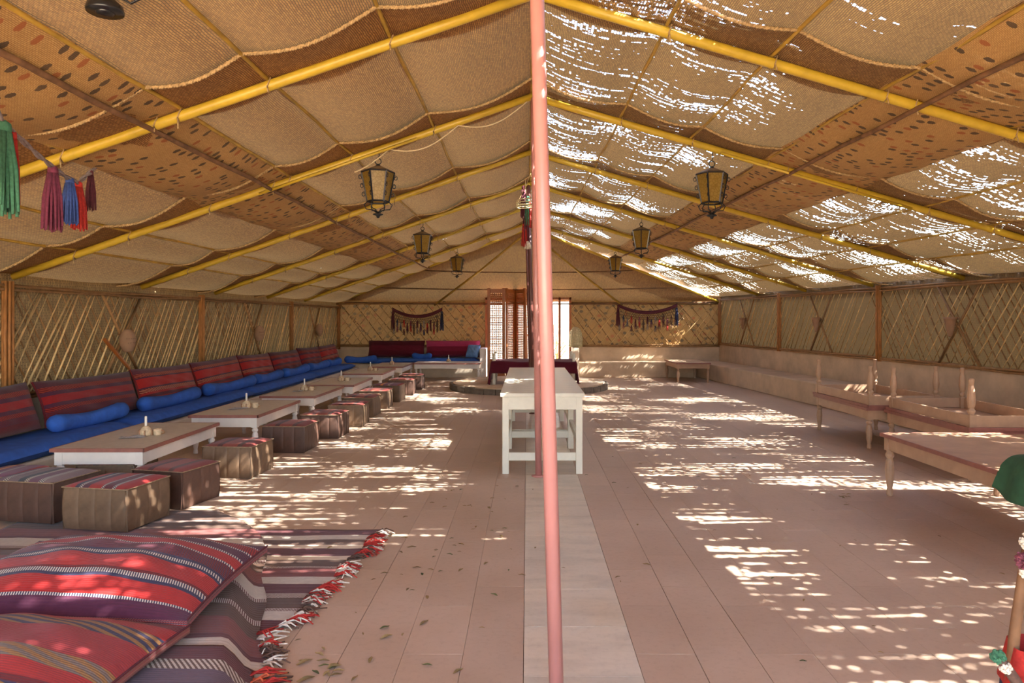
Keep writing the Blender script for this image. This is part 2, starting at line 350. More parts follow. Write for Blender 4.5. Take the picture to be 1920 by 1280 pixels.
# floor bed and tiles
fl = MB(); fl.prism([(WL - .1, -1.6), (rwx(-1.6) + .1, -1.6), (WRX + .1, WB + .1), (WL - .1, WB + .1)], -.05, -.012)
floor = tag(fl.obj('floor', 'grout'), 'pink tiled floor with a strip of pale marble down the middle', 'floor', kind='structure')
MX0, MX1 = -.015, .473
cols = []
x = MX0
while x > WL: cols.append((max(x - .2617, WL), x)); x -= .2617
x = MX1
while x < rwx(0): cols.append((x, x + .257)); x += .257
TL = .52; rows = [3.36 + TL * k - TL * 9 for k in range(38)]
tiles = []
for ci, (a, b) in enumerate(cols):
    for r in rows:
        y0 = r + (.26 if ci % 2 else 0); y1 = min(y0 + TL, WB)
        if y0 > WB - .1 or a > rwx(y0): continue
        tiles.append((a, b, y0, y1))
def inview(t):
    xm, ym = (t[0] + t[1]) / 2, (t[2] + t[3]) / 2
    if ym < 2.6: return False
    px = 988 + 1340 * xm / ym
    return 0 < px < 1920
def edge_gap(a, b):
    ga = .0022 if abs(b + .80) < .02 or abs(a - .73) < .02 else .0008
    return ga
seen = sorted([t for t in tiles if inview(t)], key=lambda t: t[3])[:300]
seen_s = set(seen); rest = MB(); tm = {}
for t in tiles:
    a, b, y0, y1 = t; g0 = edge_gap(a, b)
    sx, sy = b - a - g0 * 2, y1 - y0 - .0014
    if t in seen_s:
        key = (round(sx, 4), round(sy, 4))
        if key not in tm: tm[key] = MB().box((0, 0, -.006), (sx, sy, .012)).mesh('floor_tile', 'tile')
        put('floor_tile', tm[key], floor, ((a + b) / 2, (y0 + y1) / 2, random.uniform(-.0006, .0006)))
    else: rest.box(((a + b) / 2, (y0 + y1) / 2, -.006), (sx, sy, .012))
ro = rest.obj('floor_tile_field', 'tile', floor); ro['kind'] = 'stuff'
mt = MB().box((0, 0, -.006), (MX1 - MX0 - .004, .467, .013)).mesh('marble_tile', 'marble')
y = 2.905 - .47 * 8
while y < WB - .5:
    put('marble_tile', mt, floor, ((MX0 + MX1) / 2, y + .235, 0)); y += .47

# ---------------------------------------------------------------- walls
cane_me = MB().tube([(0, 0, 0), (0, 0, .5), (0, 0, 1)], [.0075, .008, .0065], 6).mesh('cane', 'cane', True)
cane_me2 = MB().tube([(0, 0, 0), (0, 0, .5), (0, 0, 1)], [.0075, .008, .0065], 6).mesh('cane', 'cane_d', True)
def cane(parent, p, q, r=1., me=None, name='cane'):
    p, q = Vector(p), Vector(q); d = q - p
    o = put(name, me or cane_me, parent, p); o.rotation_euler = d.to_track_quat('Z', 'Y').to_euler(); o.scale = (r, r, d.length); return o
def wall(name, label, loc, rz, segs, par, top, mat, plaster, posts, xvis, sp=.17, tan=1.6, dense=1.):
    """local x along the wall, local y outwards, z up; segs = closed stretches"""
    w = thing(name, label, 'wall', loc, rz, kind='structure')
    for x0, x1 in segs:
        MB().box(((x0 + x1) / 2, .12, par / 2), (x1 - x0, .22, par)).obj('parapet', plaster, w, bevel=.02)
        edges = [x0] + [p for p in posts if x0 + .2 < p < x1 - .2] + [x1]
        for a, b in zip(edges[:-1], edges[1:]):
            ph = random.random() * 6
            def f(u, v, a=a, b=b):
                return (lerp(a, b, u), .07 + .02 * math.sin(u * 9 + ph) * math.sin(v * 3.1) * math.sin(math.pi * u), par - .02 + v * (top + .22 - par))
            MB().grid(f, 20, 6).obj('reed_mat', mat, w, True)
        h = top - par
        for sgn in (1, -1):
            s_ = x0 - h / tan
            while s_ < x1:
                s_ += sp * random.uniform(.6, 1.45) / (dense if sgn > 0 else 1)
                t_ = tan * random.uniform(.88, 1.12)
                xa, xb = s_, s_ + h / t_
                za, zb = par, top
                if xa < x0: za = par + (x0 - xa) * t_; xa = x0
                if xb > x1: zb = top - (xb - x1) * t_; xb = x1
                if zb - za < .08: continue
                if xb < xvis[0] or xa > xvis[1]: continue
                if sgn < 0: xa, xb = x0 + x1 - xa, x0 + x1 - xb
                if xb < xvis[0] - 1 or xa > xvis[1] + 1: continue
                yy = .035 if sgn > 0 else .05
                cane(w, (xa, yy + random.uniform(-.006, .004), za), (xb, yy + random.uniform(-.006, .004), zb), random.uniform(.7, 1.35), cane_me if sgn > 0 else cane_me2)
        # bundled top and bottom rails
        for zz, nm in ((top, 'top_rail'), (par + .02, 'bottom_rail')):
            m = MB()
            for k in range(4):
                n_ = max(4, int((x1 - x0) / .6)); oy, oz = (k % 2) * .03 - .005, (k // 2) * .03 - .015
                m.tube([(lerp(x0, x1, i / n_), oy + random.uniform(-.006, .006), zz + oz + random.uniform(-.012, .012)) for i in range(n_ + 1)], .015, 6)
            m.obj(nm, 'cane_d' if nm == 'top_rail' else 'cane_d', w, True)
    for p in posts:
        m = MB()
        for k in range(7):
            an = k * 2 * math.pi / 7; rr = .038
            bx, by = p + rr * math.cos(an) * 1.3, .0 + rr * math.sin(an) * .6
            m.tube([(bx, by, par - .02), (bx + random.uniform(-.008, .008), by, (par + top) / 2), (bx + random.uniform(-.005, .005), by, top + .06)], .017, 6)
        m.obj('post', 'post', w, True)
    return w
YS = -1.6
wl = wall('wall_left', 'left wall of reed matting behind crossed canes above a plaster parapet', (WL, YS, 0), R(90), [(0, WB - YS + .15)], .70, 1.74, 'mat_wall', 'plaster',
          [6.58 - 3.95 - YS, 6.58 - YS, 10.5 - YS, 14.5 - YS, WB - YS - .05], (5.8, 20), sp=.135, tan=1.5, dense=1.2)
wb = wall('wall_back', 'back wall of dotted reed matting crossed by thin canes either side of the doorway', (WL, WB, 0), 0, [(-.16, -1.0 - WL), (1.12 - WL, WRX - WL + .2)], .74, 1.84, 'mat_back', 'plaster_r',
          [], (-1, 12), sp=.21, tan=1.25)
LR = (WB - YS) * math.sqrt(1.01)
wr = wall('wall_right', 'right wall of reed matting with shade in its colour, behind crossed canes above a plaster parapet', (WRX, WB, 0), math.atan2(-1, .1), [(-.15, LR)], .80, 1.92, 'mat_wall_shaded', 'plaster_r',
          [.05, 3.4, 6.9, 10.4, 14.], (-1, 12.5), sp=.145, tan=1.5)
# thick crossed braces and a broken cane on the side walls
for (w, xm, par, top) in ((wl, 8.45 - YS, .70, 1.74), (wl, 12.5 - YS, .70, 1.74), (wl, 16.1 - YS, .70, 1.74), (wr, 1.75, .8, 1.92), (wr, 5.1, .8, 1.92), (wr, 8.7, .8, 1.92)):
    for sg in (1, -1): cane(w, (xm - .42 * sg, .005, par), (xm + .42 * sg, .0, top), 2.2, cane_me2, 'brace')
cane(wl, (8.05 - YS, -.02, 1.22), (8.55 - YS, -.02, .86), 3.0, MB().tube([(0, 0, 0), (0, 0, 1)], .0075, 6).mesh('split_cane', 'wood'), 'loose_cane')
# unseen front end: matting added to cut daylight from the right, entrance left open
for nm, poly in (('wall_added_left', [(WL, 0), (-4.4, 0), (-4.4, 2.0), (WL, 1.9)]), ('wall_added_right', [(1.3, 0), (rwx(YS), 0), (rwx(YS), 2.0), (1.3, 3.2)])):
    m = MB(); n_ = len(poly)
    m._add([(x, YS, z) for x, z in poly] + [(x, YS - .05, z) for x, z in poly], [tuple(range(n_)), tuple(range(n_, 2 * n_))[::-1]] + [(k, n_ + k, n_ + (k + 1) % n_, (k + 1) % n_) for k in range(n_)])
    tag(m.obj(nm, 'mat_wall'), 'unseen reed matting added behind the camera to narrow the daylight, ' + nm.split('_')[-1] + ' piece', 'wall', kind='structure')

# ---------------------------------------------------------------- roof
RX, RZ = .05, 3.52                        # ridge
RAF = [-1.4, .4, 2.55, 4.54, 6.65, 8.87, 10.95, 13.15, 15.35]
YHIP = 16.35
ceil = thing('ceiling', 'tent roof of woven palm mats on yellow painted poles', 'ceiling', kind='structure')
EZL, EZR = 1.845, 1.99
def roofpt(side, t, yr, dz=0):
    """point of the rafter plane; t 0 at ridge to 1 at eave"""
    if side < 0: return Vector((lerp(RX, WL, t), yr, lerp(RZ, EZL, t) + dz))
    xe = (WRX + .1 * (18.2 - yr)) / 1.01
    X = lerp(RX, xe, t)
    return Vector((X, yr + .1 * (X - RX) * min(1, max(0, (YHIP + .6 - yr) / 1.5)), lerp(RZ, EZR, t) + dz))
PUR = {-1: [.19, .35, .467, .62, .775, .88], 1: [.14, .255, .38, .53, .655, .77, .885]}
def sagf(side, t):
    ps = [0] + PUR[side] + [1.03]
    for a, b in zip(ps[:-1], ps[1:]):
        if a <= t <= b: return math.sin(math.pi * (t - a) / (b - a)) * (b - a) / .15
    return 0
def yhip(side, t): return lerp(YHIP, WB, t)
def matpt(side, t, yr, k):
    r0 = min(abs(yr - q) for q in RAF)
    s_ = sagf(side, t) * .075 * (1 - .62 * math.exp(-(r0 / .22) ** 2))
    n_ = .010 * math.sin(yr * 3.1 + t * 17 + k) * math.sin(t * 9 + k * 2)
    return roofpt(side, t, yr, .066 - s_ + n_)
starts = [YS - .1] + [r - .42 for r in RAF[1:]]
for side in (-1, 1):
    for k, y0 in enumerate(starts):
        last = k == len(starts) - 1
        y1 = None if last else starts[k + 1] + .62
        def f(u, v, k=k, y0=y0, y1=y1, last=last):
            t = u * 1.04; ye = yhip(side, min(t, 1)) + .28 if last else y1
            yr = lerp(y0, ye, v)
            p = matpt(side, min(t, 1.04), yr, k)
            wave = .006 * math.sin(t * 40 + k) * (1 - v) ** 6
            if side > 0 and last: p.y = min(p.y, ye + .0)
            p.z += lerp(-.014, .012, v) if not last else lerp(-.012, .0, v)
            p.y += wave
            return p
        m = MB().grid(f, 56, 22).obj('roof_mat', 'mat_left' if side < 0 else 'mat_right', ceil, True)
        if y0 > 1.5:
            pts = [f(i / 420, 0) + Vector((0, -.004, -.010)) for i in range(421)]
            rb = MB(); ropecoil(rb, pts, .013, 150)
            rb.obj('rope_edge', 'rope', m, True)
    # dotted runner mats slung below the purlins
    ta, tb_ = (.475, .625) if side < 0 else (.385, .535)
    for k in range(len(RAF) - 1):
        y0, y1 = RAF[k], RAF[k + 1] + .02
        def f(u, v, k=k, y0=y0, y1=y1):
            t = lerp(ta - .01, tb_ + .01, u); yr = lerp(y0, y1, v)
            return roofpt(side, t, yr, .046 - .10 * math.sin(math.pi * u) ** .8 * (.06 + .94 * math.sin(math.pi * v) ** .7) + .008 * math.sin(v * 14 + k))
        MB().grid(f, 14, 22).obj('dotted_mat', 'mat_runner', ceil, True)
    # purlins
    for i, t in enumerate(PUR[side] + [.498 if side < 0 else .413]):
        stick = i == len(PUR[side])
        pts = []; yy = YS
        while yy < yhip(side, t) - .05:
            pts.append(roofpt(side, t, yy, (.045 if not stick else -.045) + random.uniform(-.008, .008)) + Vector((random.uniform(-.012, .012), 0, 0))); yy += .55
        pts.append(roofpt(side, t, yhip(side, t) - .05, .045))
        MB().tube(pts, .013 if not stick else .017, 7).obj('purlin' if not stick else 'brown_stick', 'bamboo' if not stick else 'stick', ceil, True)
        # cord lashings where the purlin crosses the rafters
        for yr in RAF[2:]:
            if yr > yhip(side, t): continue
            p = roofpt(side, t, yr, .0)
            MB().tube([p + Vector((.0, -.037, -.02)), p + Vector((.022, -.03, .04)), p + Vector((.0, .03, .05)), p + Vector((-.02, .037, -.02)), p + Vector((0, 0, -.042)), p + Vector((0.004, -.037, -.02)), p + Vector((.012, -.045, -.05 - .04 * random.random()))], .005, 5).obj('lashing', 'rope', ceil, True)
    # rafters
    for yr in RAF:
        MB().tube([roofpt(side, t / 8, yr, -.002 * (t % 2)) for t in range(9)], .034, 12).obj('rafter', 'yellow', ceil, True)
    # hip rafter at the far end
    cx = WL if side < 0 else WRX
    MB().tube([(RX, YHIP, RZ), ((RX + cx) / 2, (YHIP + WB) / 2, (RZ + 1.86) / 2 + .02), (cx, WB - .05, 1.87)], .03, 10).obj('hip_rafter', 'yellow', ceil, True)
# second thin pole tied under the second rafter on each side
for side, y_, ta, tb2 in ((-1, 6.62, .22, .52), (1, 6.62, .30, .62)):
    MB().tube([roofpt(side, ta, y_ - .05, -.045), roofpt(side, tb2, y_ - .05, -.05)], .014, 7).obj('thin_pole', 'yellow', ceil, True)
MB().tube([(RX, YS, RZ + .045), (RX, 6, RZ + .04), (RX, 12, RZ + .045), (RX, YHIP, RZ + .03)], .02, 8).obj('ridge_pole', 'bamboo', ceil, True)
# hipped far end of the roof
def hipf(u, v):
    X = lerp(lerp(RX, WL - .1, v), lerp(RX, WRX + .1, v), u)
    sag = .07 * math.sin(math.pi * v) * math.sin(math.pi * u) + .02 * math.sin(v * 12) * math.sin(u * 22)
    return (X, lerp(YHIP, WB + .1, v), lerp(RZ + .05, 1.88, v) - sag)
MB().grid(hipf, 40, 20).obj('roof_mat', 'mat_left', ceil, True)
def hipp(X, v, d=0.): return Vector((X, lerp(YHIP, WB, v), lerp(RZ, 1.86, v) - .06 + d))
for xb in (-2.35, 2.42):
    MB().tube([hipp(RX, .0), hipp(lerp(RX, xb, .5), .5, -.035), hipp(xb, 1)], .028, 8).obj('end_pole', 'bamboo', ceil, True)
for v in (.52, .76, .97):
    MB().tube([hipp(lerp(RX, WL, v), v, .02), hipp(lerp(RX, WL, v) * .5, v, -.02), hipp(0, v, -.03), hipp(lerp(RX, WRX, v) * .5, v, -.02), hipp(lerp(RX, WRX, v), v, .02)], .016, 7).obj('cross_pole', 'stick', ceil, True)

# ---------------------------------------------------------------- tent poles
def pole(label, a, b, r, mat, collar=True):
    t = thing('tent_pole', label, 'pole', (a[0], a[1], 0), group='poles under the ridge')
    d = (b[0] - a[0], b[1] - a[1], b[2])
    MB().tube([(0, 0, 0), (d[0] / 2, d[1] / 2, d[2] / 2), d], r, 20).obj('shaft', mat, t, True)
    MB().lathe([(r * 2.2, 0), (r * 2.2, .008), (r * 1.3, .014)], 20).obj('base_plate', mat, t, True)
    return t
pole('pink painted metal pole in front, leaning slightly, nearest the camera', (.111, 2.62), (.012, 2.62, 3.5), .0268, 'pink')
pole('pink painted pole just in front of the long white table', (.108, 6.60), (.062, 6.64, 3.5), .030, 'pink')
pole('dark brown pole standing behind the long white table', (.10, 10.95), (.02, 10.95, 3.5), .032, 'brownpole')
pole('thin brown pole farther back, beside the round plinth', (.075, 13.15), (-.02, 13.15, 3.5), .024, 'brownpole')

# ---------------------------------------------------------------- doorway trim and outside
for i, (xx, zz) in enumerate(((-1.03, 2.0), (.83, 2.0), (1.10, 2.0))):
    m = MB().box((xx, WB, zz / 2), (.06, .1, zz)); tag(m.obj('trim_%d' % (i + 1), 'wood', bevel=.006), ['wooden door post left of the folding screen', 'slim wooden post dividing the bright doorway', 'wooden door post beside the wicker basket'][i], 'post', kind='structure')
m = MB().box((0.03, WB, 1.96), (2.2, .1, .06)); tag(m.obj('trim_4', 'wood', bevel=.006), 'wooden lintel over the doorway', 'lintel', kind='structure')
m = MB().box((0, 24, 1.3), (26, .4, 2.6)); tag(m.obj('garden_wall', 'gardenwall', bevel=.03), 'whitewashed wall in full sun outside the doorway', 'wall', kind='structure')
# dry climbing branches outside, between the screen and the door post
t = thing('dry_bush', 'leafless reddish bush outside in the doorway', 'bush', (.75, 20.1, -.05))
for k in range(26):
    a = random.uniform(0, 6.28); pts = [Vector((0, 0, 0))]; d = Vector((.35 * math.cos(a), .35 * math.sin(a), 1)).normalized()
    for q in range(6):
        pts.append(pts[-1] + d * .3); d = (d + Vector((random.uniform(-.5, .5), random.uniform(-.5, .5), random.uniform(-.2, .3)))).normalized()
    MB().tube(pts, [.018 - .0025 * q for q in range(7)], 5).obj('branch', 'wood', t, True)

# ---------------------------------------------------------------- built-in benches
b = tag(MB().box(((WL - 4.12) / 2, 9.62, .13), (.66, 15.86, .26)).obj('bench', 'plaster', bevel=.02), 'long plastered bench along the left wall under blue mattresses', 'bench')
b.location.x = 0
tag(MB().box((-2.97, 17.88, .17), (3.58, .62, .34)).obj('bench', 'plaster', bevel=.02), 'plastered bench against the back wall left of the doorway', 'bench')
tag(MB().box((-1.08, 17.85, .36), (.16, .7, .72)).obj('bench_end', 'white', bevel=.015), 'white plaster pier ending the back bench left of the door', 'pier')
tag(MB().box((2.70, 17.9, .19), (2.84, .6, .38)).obj('bench', 'plaster_r', bevel=.02), 'bare plastered bench against the back wall right of the doorway', 'bench')
tag(MB().box((1.20, 17.85, .37), (.16, .7, .74)).obj('bench_end', 'plaster', bevel=.015), 'white plaster pier beside the wicker basket at the doorway', 'pier')
m = MB().box((LR / 2 - .1, -.36, .19), (LR - .3, .70, .38))
o = tag(m.obj('bench', 'plaster_r', bevel=.02), 'bare plastered bench along the right wall', 'bench'); o.location = (WRX, WB, 0); o.rotation_euler = (0, 0, math.atan2(-1, .1))

# ================================================================== TABLES
LEG = [(.020, 0), (.026, .01), (.024, .03), (.020, .05), (.030, .10), (.036, .17), (.030, .215), (.022, .235), (.033, .25), (.033, .262), (.024, .275), (.026, .285)]
tcache = {}
def low_table(name, label, loc, rz=0, L=1.42, Wd=.74, H=.42, paint='white', top='top', group='low tables', flip=False, apron=.10):
    t = thing(name, label, 'table', loc, rz, group)
    key = (L, Wd, H, paint, top)
    if key not in tcache:
        d = {}
        d['tabletop'] = MB().box((0, 0, H - .012), (Wd, L, .024)).mesh('tabletop', top)
        e = MB(); w2, l2 = Wd / 2 + .004, L / 2 + .004
        d['edge_x'] = MB().box((0, 0, 0), (Wd + .012, .012, .03)).mesh('edge_strip', 'trim')
        d['edge_y'] = MB().box((0, 0, 0), (.012, L + .012, .03)).mesh('edge_strip', 'trim')
        d['ap_x'] = MB().box((0, 0, 0), (Wd - .10, .022, apron)).mesh('apron', paint)
        d['ap_y'] = MB().box((0, 0, 0), (.022, L - .10, apron)).mesh('apron', paint)
        hh = H - .024 - apron - .012
        prof = [(r, z * hh / .285) for r, z in LEG]
        lm = MB().lathe(prof, 12); lm.box((0, 0, hh + (apron + .012) / 2), (.062, .062, apron + .012)); d['leg'] = lm.mesh('leg', paint)
        tcache[key] = d
    d = tcache[key]
    put('tabletop', d['tabletop'], t)
    for s_ in (-1, 1):
        put('edge_strip', d['edge_x'], t, (0, s_ * (L / 2), H - .014)); put('edge_strip', d['edge_y'], t, (s_ * (Wd / 2), 0, H - .014))
        put('apron', d['ap_x'], t, (0, s_ * (L / 2 - .035), H - .03 - apron / 2)); put('apron', d['ap_y'], t, (s_ * (Wd / 2 - .035), 0, H - .03 - apron / 2))
        for q in (-1, 1): put('leg', d['leg'], t, (s_ * (Wd / 2 - .05), q * (L / 2 - .05), 0), bevel=0)
    if flip: t.rotation_euler = (math.pi, 0, rz); t.location.z += H
    return t
GL = 'white low tables along the left bench'
LT = [(-3.43, 6.40, 'nearest white low table by the left bench, with papers on it'), (-3.25, 8.36, 'second white low table from the front, by the left bench'), (-3.19, 10.25, 'third white low table from the front, by the left bench'),
      (-3.08, 11.85, 'fourth white low table from the front, by the left bench'), (-3.10, 14.15, 'fifth white low table from the front, by the left bench'), (-3.04, 16.1, 'sixth white low table from the front, in the back left corner')]
for x, y, lb in LT: low_table('low_table', lb, (x, y, 0), R(random.uniform(-1, 1)), group=GL)
low_table('low_table', 'white low table set crosswise before the back bench by the doorway', (-1.86, 16.97, 0), R(90), L=1.55, group=GL)
GR = 'beige tables on the right'
low_table('low_table', 'small beige table standing alone in the back right corner', (3.78, 16.9, 0), R(0), L=1.38, Wd=.78, H=.45, paint='beige', top='plaster_r', group=GR)
low_table('low_table', 'beige table under the farther upside-down table on the right', (4.2, 8.68, 0), 0, L=1.46, Wd=.84, H=.46, paint='beige', top='beige', group=GR)
low_table('low_table', 'upside-down beige table with a sunlit corner, on the farther stack', (4.2, 8.68, .462), R(1), L=1.46, Wd=.84, H=.46, paint='beige', top='beige', group=GR, flip=True)
low_table('low_table', 'beige table under the nearer upside-down table on the right', (4.34, 7.08, 0), 0, L=1.5, Wd=.84, H=.46, paint='beige', top='beige', group=GR)
low_table('low_table', 'upside-down beige table on the nearer stack, behind the front right table', (4.34, 7.06, .462), R(-1), L=1.5, Wd=.84, H=.46, paint='beige', top='beige', group=GR, flip=True)
low_table('low_table', 'large beige table at the front right with a green cloth', (3.42, 4.93, 0), R(0), L=1.98, Wd=.98, H=.51, paint='beige', top='beige', group=GR)

# long white trestle tables in the middle
def work_table(label, x0, x1, y0, y1, H):
    t = thing('work_table', label, 'table', ((x0 + x1) / 2, (y0 + y1) / 2, 0), group='white tables down the middle')
    w, l = x1 - x0, y1 - y0
    n = max(3, int(l / .19)); pl = MB().box((0, 0, 0), (w + .03, l / n - .004, .035)).mesh('plank', 'cream')
    for k in range(n): put('plank', pl, t, (0, -l / 2 + (k + .5) * l / n, H - .0175), bevel=.003)
    for s_ in (-1, 1):
        MB().box((0, s_ * (l / 2 - .03), H - .095), (w - .02, .03, .12)).obj('apron', 'cream', t, bevel=.003)
        MB().box((s_ * (w / 2 - .03), 0, H - .095), (.03, l - .16, .12)).obj('apron', 'cream', t, bevel=.003)
        for q in (-1, 1): MB().box((s_ * (w / 2 - .035), q * (l / 2 - .045), (H - .036) / 2), (.062, .062, H - .036)).obj('leg', 'cream', t, bevel=.004)
        MB().box((0, s_ * (l / 2 - .045), .16), (w - .13, .035, .075)).obj('stretcher', 'cream', t, bevel=.003)
    for s_ in (-1, 1): MB().box((s_ * (w / 2 - .035), 0, .30), (.035, l - .15, .06)).obj('stretcher', 'cream', t, bevel=.003)
    return t
work_table('cream wooden work table in front, behind the pink poles', -.235, .525, 6.68, 8.05, .757)
work_table('cream wooden work table at the far end of the pair, before the plinth', -.235, .525, 8.07, 10.2, .757)

# ================================================================== POUFS
POUF = {}
def pouf(label, x, y, rz, w=.46, d=.44, h=.30, lea='leather', top='p_dull'):
    t = thing('pouf', label, 'pouf', (x, y, .022 if y < 5.3 else .001), rz, 'leather poufs with woven tops')
    key = (w, d, h, lea)
    if key not in POUF:
        core = MB().box((0, 0, h / 2 - .01), (w - .035, d - .035, h - .025)).mesh('core', lea)
        pan = {}
        for nm, ln in (('x', w), ('y', d)):
            n = 4 if ln > .4 else 3; pw = ln / n
            def f(u, v, pw=pw):
                e = min(u, 1 - u, 1) ; ev = min(v, 1 - v)
                bul = .005 * (1 - (2 * u - 1) ** 8) * (1 - (2 * v - 1) ** 6) + .010 * math.sin(math.pi * v)
                return ((u - .5) * (pw + .001), -bul, .004 + v * (h - .012))
            pan[nm] = (MB().grid(f, 8, 8).mesh('leather_panel', lea, True), n, pw)
        POUF[key] = (core, pan)
    core, pan = POUF[key]
    put('core', core, t, bevel=.02)
    for nm, off, a in (('x', d / 2 - .015, 0), ('x', d / 2 - .015, math.pi), ('y', w / 2 - .015, math.pi / 2), ('y', w / 2 - .015, -math.pi / 2)):
        me, n, pw = pan[nm]; Rm = Matrix.Rotation(a, 4, 'Z')
        for k in range(n):
            p = Rm @ Vector((-(n - 1) / 2 * pw + k * pw, -off, 0)); o = put('leather_panel', me, t, p); o.rotation_euler = (0, 0, a)
    def ft(u, v):
        a, b_ = 2 * u - 1, 2 * v - 1
        return (a * (w / 2 - .001), b_ * (d / 2 - .001), h - .014 + .026 * ((1 - abs(a) ** 5) * (1 - abs(b_) ** 5)) ** .5)
    MB().grid(ft, 14, 14).obj('woven_top', top, t, True, label='striped woven top')
    r_ = .004; zz = h - .012; hw, hd = w / 2 - .001, d / 2 - .001
    MB().tube([(-hw, -hd, zz), (hw, -hd, zz), (hw, hd, zz), (-hw, hd, zz), (-hw, -hd, zz)], r_, 5).obj('piping', 'seam', t)
    return t
pouf('tan leather pouf in front with a bright red striped top', -2.88, 5.03, R(-10), .50, .44, .30, 'leather', 'p_red')
pouf('dark leather pouf with a grey and purple striped top, left of the red-topped one', -3.50, 5.22, R(-10), .50, .44, .30, 'leather2', 'p_grey')
pouf('pouf with a mauve and orange striped top at the left edge', -3.93, 5.45, R(-3), .34, .40, .30, 'leather2', 'p_orange')
pouf('pouf pushed under the nearest low table', -3.42, 5.98, R(3), .46, .44, .28, 'leather', 'p_dull')
pouf('brown leather pouf just behind the bright red-topped pouf', -2.78, 5.68, R(-14), .46, .44, .30, 'leather2', 'p_dull')
PL = [(-2.71, 6.72, -5, 'tan leather pouf beside the far end of the nearest low table'), (-2.62, 7.94, -3, 'dark leather pouf beside the near end of the second low table'),
      (-2.50, 8.86, -2, 'leather pouf with pale piping beside the far end of the second low table'), (-2.44, 9.8, 2, 'leather pouf beside the near end of the third low table'), (-2.48, 10.72, -2, 'leather pouf beside the far end of the third low table'),
      (-2.47, 11.7, 0, 'leather pouf beside the middle of the fourth low table'), (-2.43, 12.62, -3, 'orange-topped leather pouf just past the fourth low table'), (-2.39, 13.72, 2, 'leather pouf beside the near end of the fifth low table'), (-2.38, 14.78, 0, 'farthest leather pouf, beside the end of the fifth low table')]
for i, (x, y, a, lb) in enumerate(PL): pouf(lb, x, y, R(a), .47, .46, .30, 'leather' if i % 3 == 0 or i in (4, 5) else 'leather2', 'p_dull' if i not in (6,) else 'p_orange')

# ================================================================== MATTRESSES, CUSHIONS, BOLSTERS
def slab(w, l, h, p=6, nz=.012):
    m = MB(); ph = random.random() * 9
    def f(sg):
        def g_(u, v):
            a, b_ = 2 * u - 1, 2 * v - 1
            return (a * w / 2, b_ * l / 2, h / 2 + sg * (h / 2) * ((1 - abs(a) ** p) * (1 - abs(b_) ** (p * 3))) ** .4 + max(0, sg) * nz * math.sin(b_ * 9 + ph) * math.sin(a * 3 + ph) * (1 - a * a) * (1 - b_ * b_))
        return g_
    m.grid(f(1), 12, 24); m.grid(f(-1), 12, 24); return m
yy = 4.6
for lb, L in (('nearest blue mattress on the left bench', 2.9), ('second blue mattress along the left bench', 3.3), ('third blue mattress along the left bench', 3.3), ('farthest blue mattress on the left bench', 3.0)):
    o = slab(.68, L - .02, .13).obj('mattress', 'blue', smooth=True, loc=(-4.43, yy + L / 2, .262)); tag(o, lb, 'mattress', 'blue bench mattresses'); yy += L
o = slab(.60, 3.0, .13).obj('mattress', 'blue', smooth=True, loc=(-2.68, 17.86, .343)); o.rotation_euler = (0, 0, R(90)); tag(o, 'blue mattress on the back bench left of the doorway', 'mattress', 'blue bench mattresses')
def pillow(w, d, h, rim=.0, droop=0., n=26, pinch=.05, ex=4, pw=.55, bot=1.):
    """local: w along x, d along y, h thickness"""
    m = MB()
    def f(sg):
        def g_(u, v):
            a, b_ = 2 * u - 1, 2 * v - 1
            k = ((1 - abs(a) ** ex) * (1 - abs(b_) ** ex))
            x = a * w / 2 * (1 - pinch * (1 - b_ * b_ * abs(b_)) * abs(a) ** 3 * 0 - pinch * (1 - abs(b_) ** 2))
            y = b_ * d / 2 * (1 - pinch * (1 - abs(a) ** 2))
            wr_ = .010 * math.sin(a * 11 + b_ * 5 + w * 9) * math.sin(b_ * 7 + d * 11) * k
            return (x, y, sg * (rim + h / 2 * k ** pw * (1 if sg > 0 else bot)) - droop * a * a + wr_ * sg * (1 if sg > 0 else 0))
        return g_
    m.grid(f(1), n, n)
    if rim:
        def side_(fx):
            m.grid(lambda u, v: (lambda p, q: tuple(lerp(p[i], q[i], v) for i in range(3)))(f(-1)(*fx(u)), f(1)(*fx(u))), n, 2)
        for fx in (lambda u: (u, 0), lambda u: (1 - u, 1), lambda u: (0, 1 - u), lambda u: (1, u)): side_(fx)
    m.grid(lambda u, v: f(-1)(1 - u, v), n, n)
    return m
BC = [(5.55, 6.62, 'k_back2', 'dark red striped back cushion at the left edge of the view'), (6.70, 8.33, 'k_back2', 'long slumped dark red cushion, second along the left bench'), (8.35, 9.80, 'k_back', 'bright red cushion with zigzag bands, third along the left bench'),
      (9.82, 11.38, 'k_back', 'fourth red striped back cushion along the left bench'), (11.40, 12.78, 'k_back', 'fifth red back cushion along the left bench, next to a bare strip of parapet'), (12.82, 14.35, 'k_back2', 'sixth red striped back cushion along the left bench'),
      (14.38, 15.78, 'k_back2', 'seventh red striped back cushion along the left bench'), (15.80, 17.15, 'k_back', 'last red back cushion of the left bench, nearest the corner')]
for i, (a, b_, mt_, lb) in enumerate(BC):
    L = b_ - a; o = pillow(L, .45, .17, rim=.012, droop=.0, pinch=.05, ex=4).obj('back_cushion', mt_, smooth=True, loc=(-4.575, (a + b_) / 2, .628 + random.uniform(-.012, .012)))
    o.rotation_euler = (R(72), R(random.uniform(-2, 1.5)), R(90)); tag(o, lb, 'cushion', 'red back cushions on the left bench')
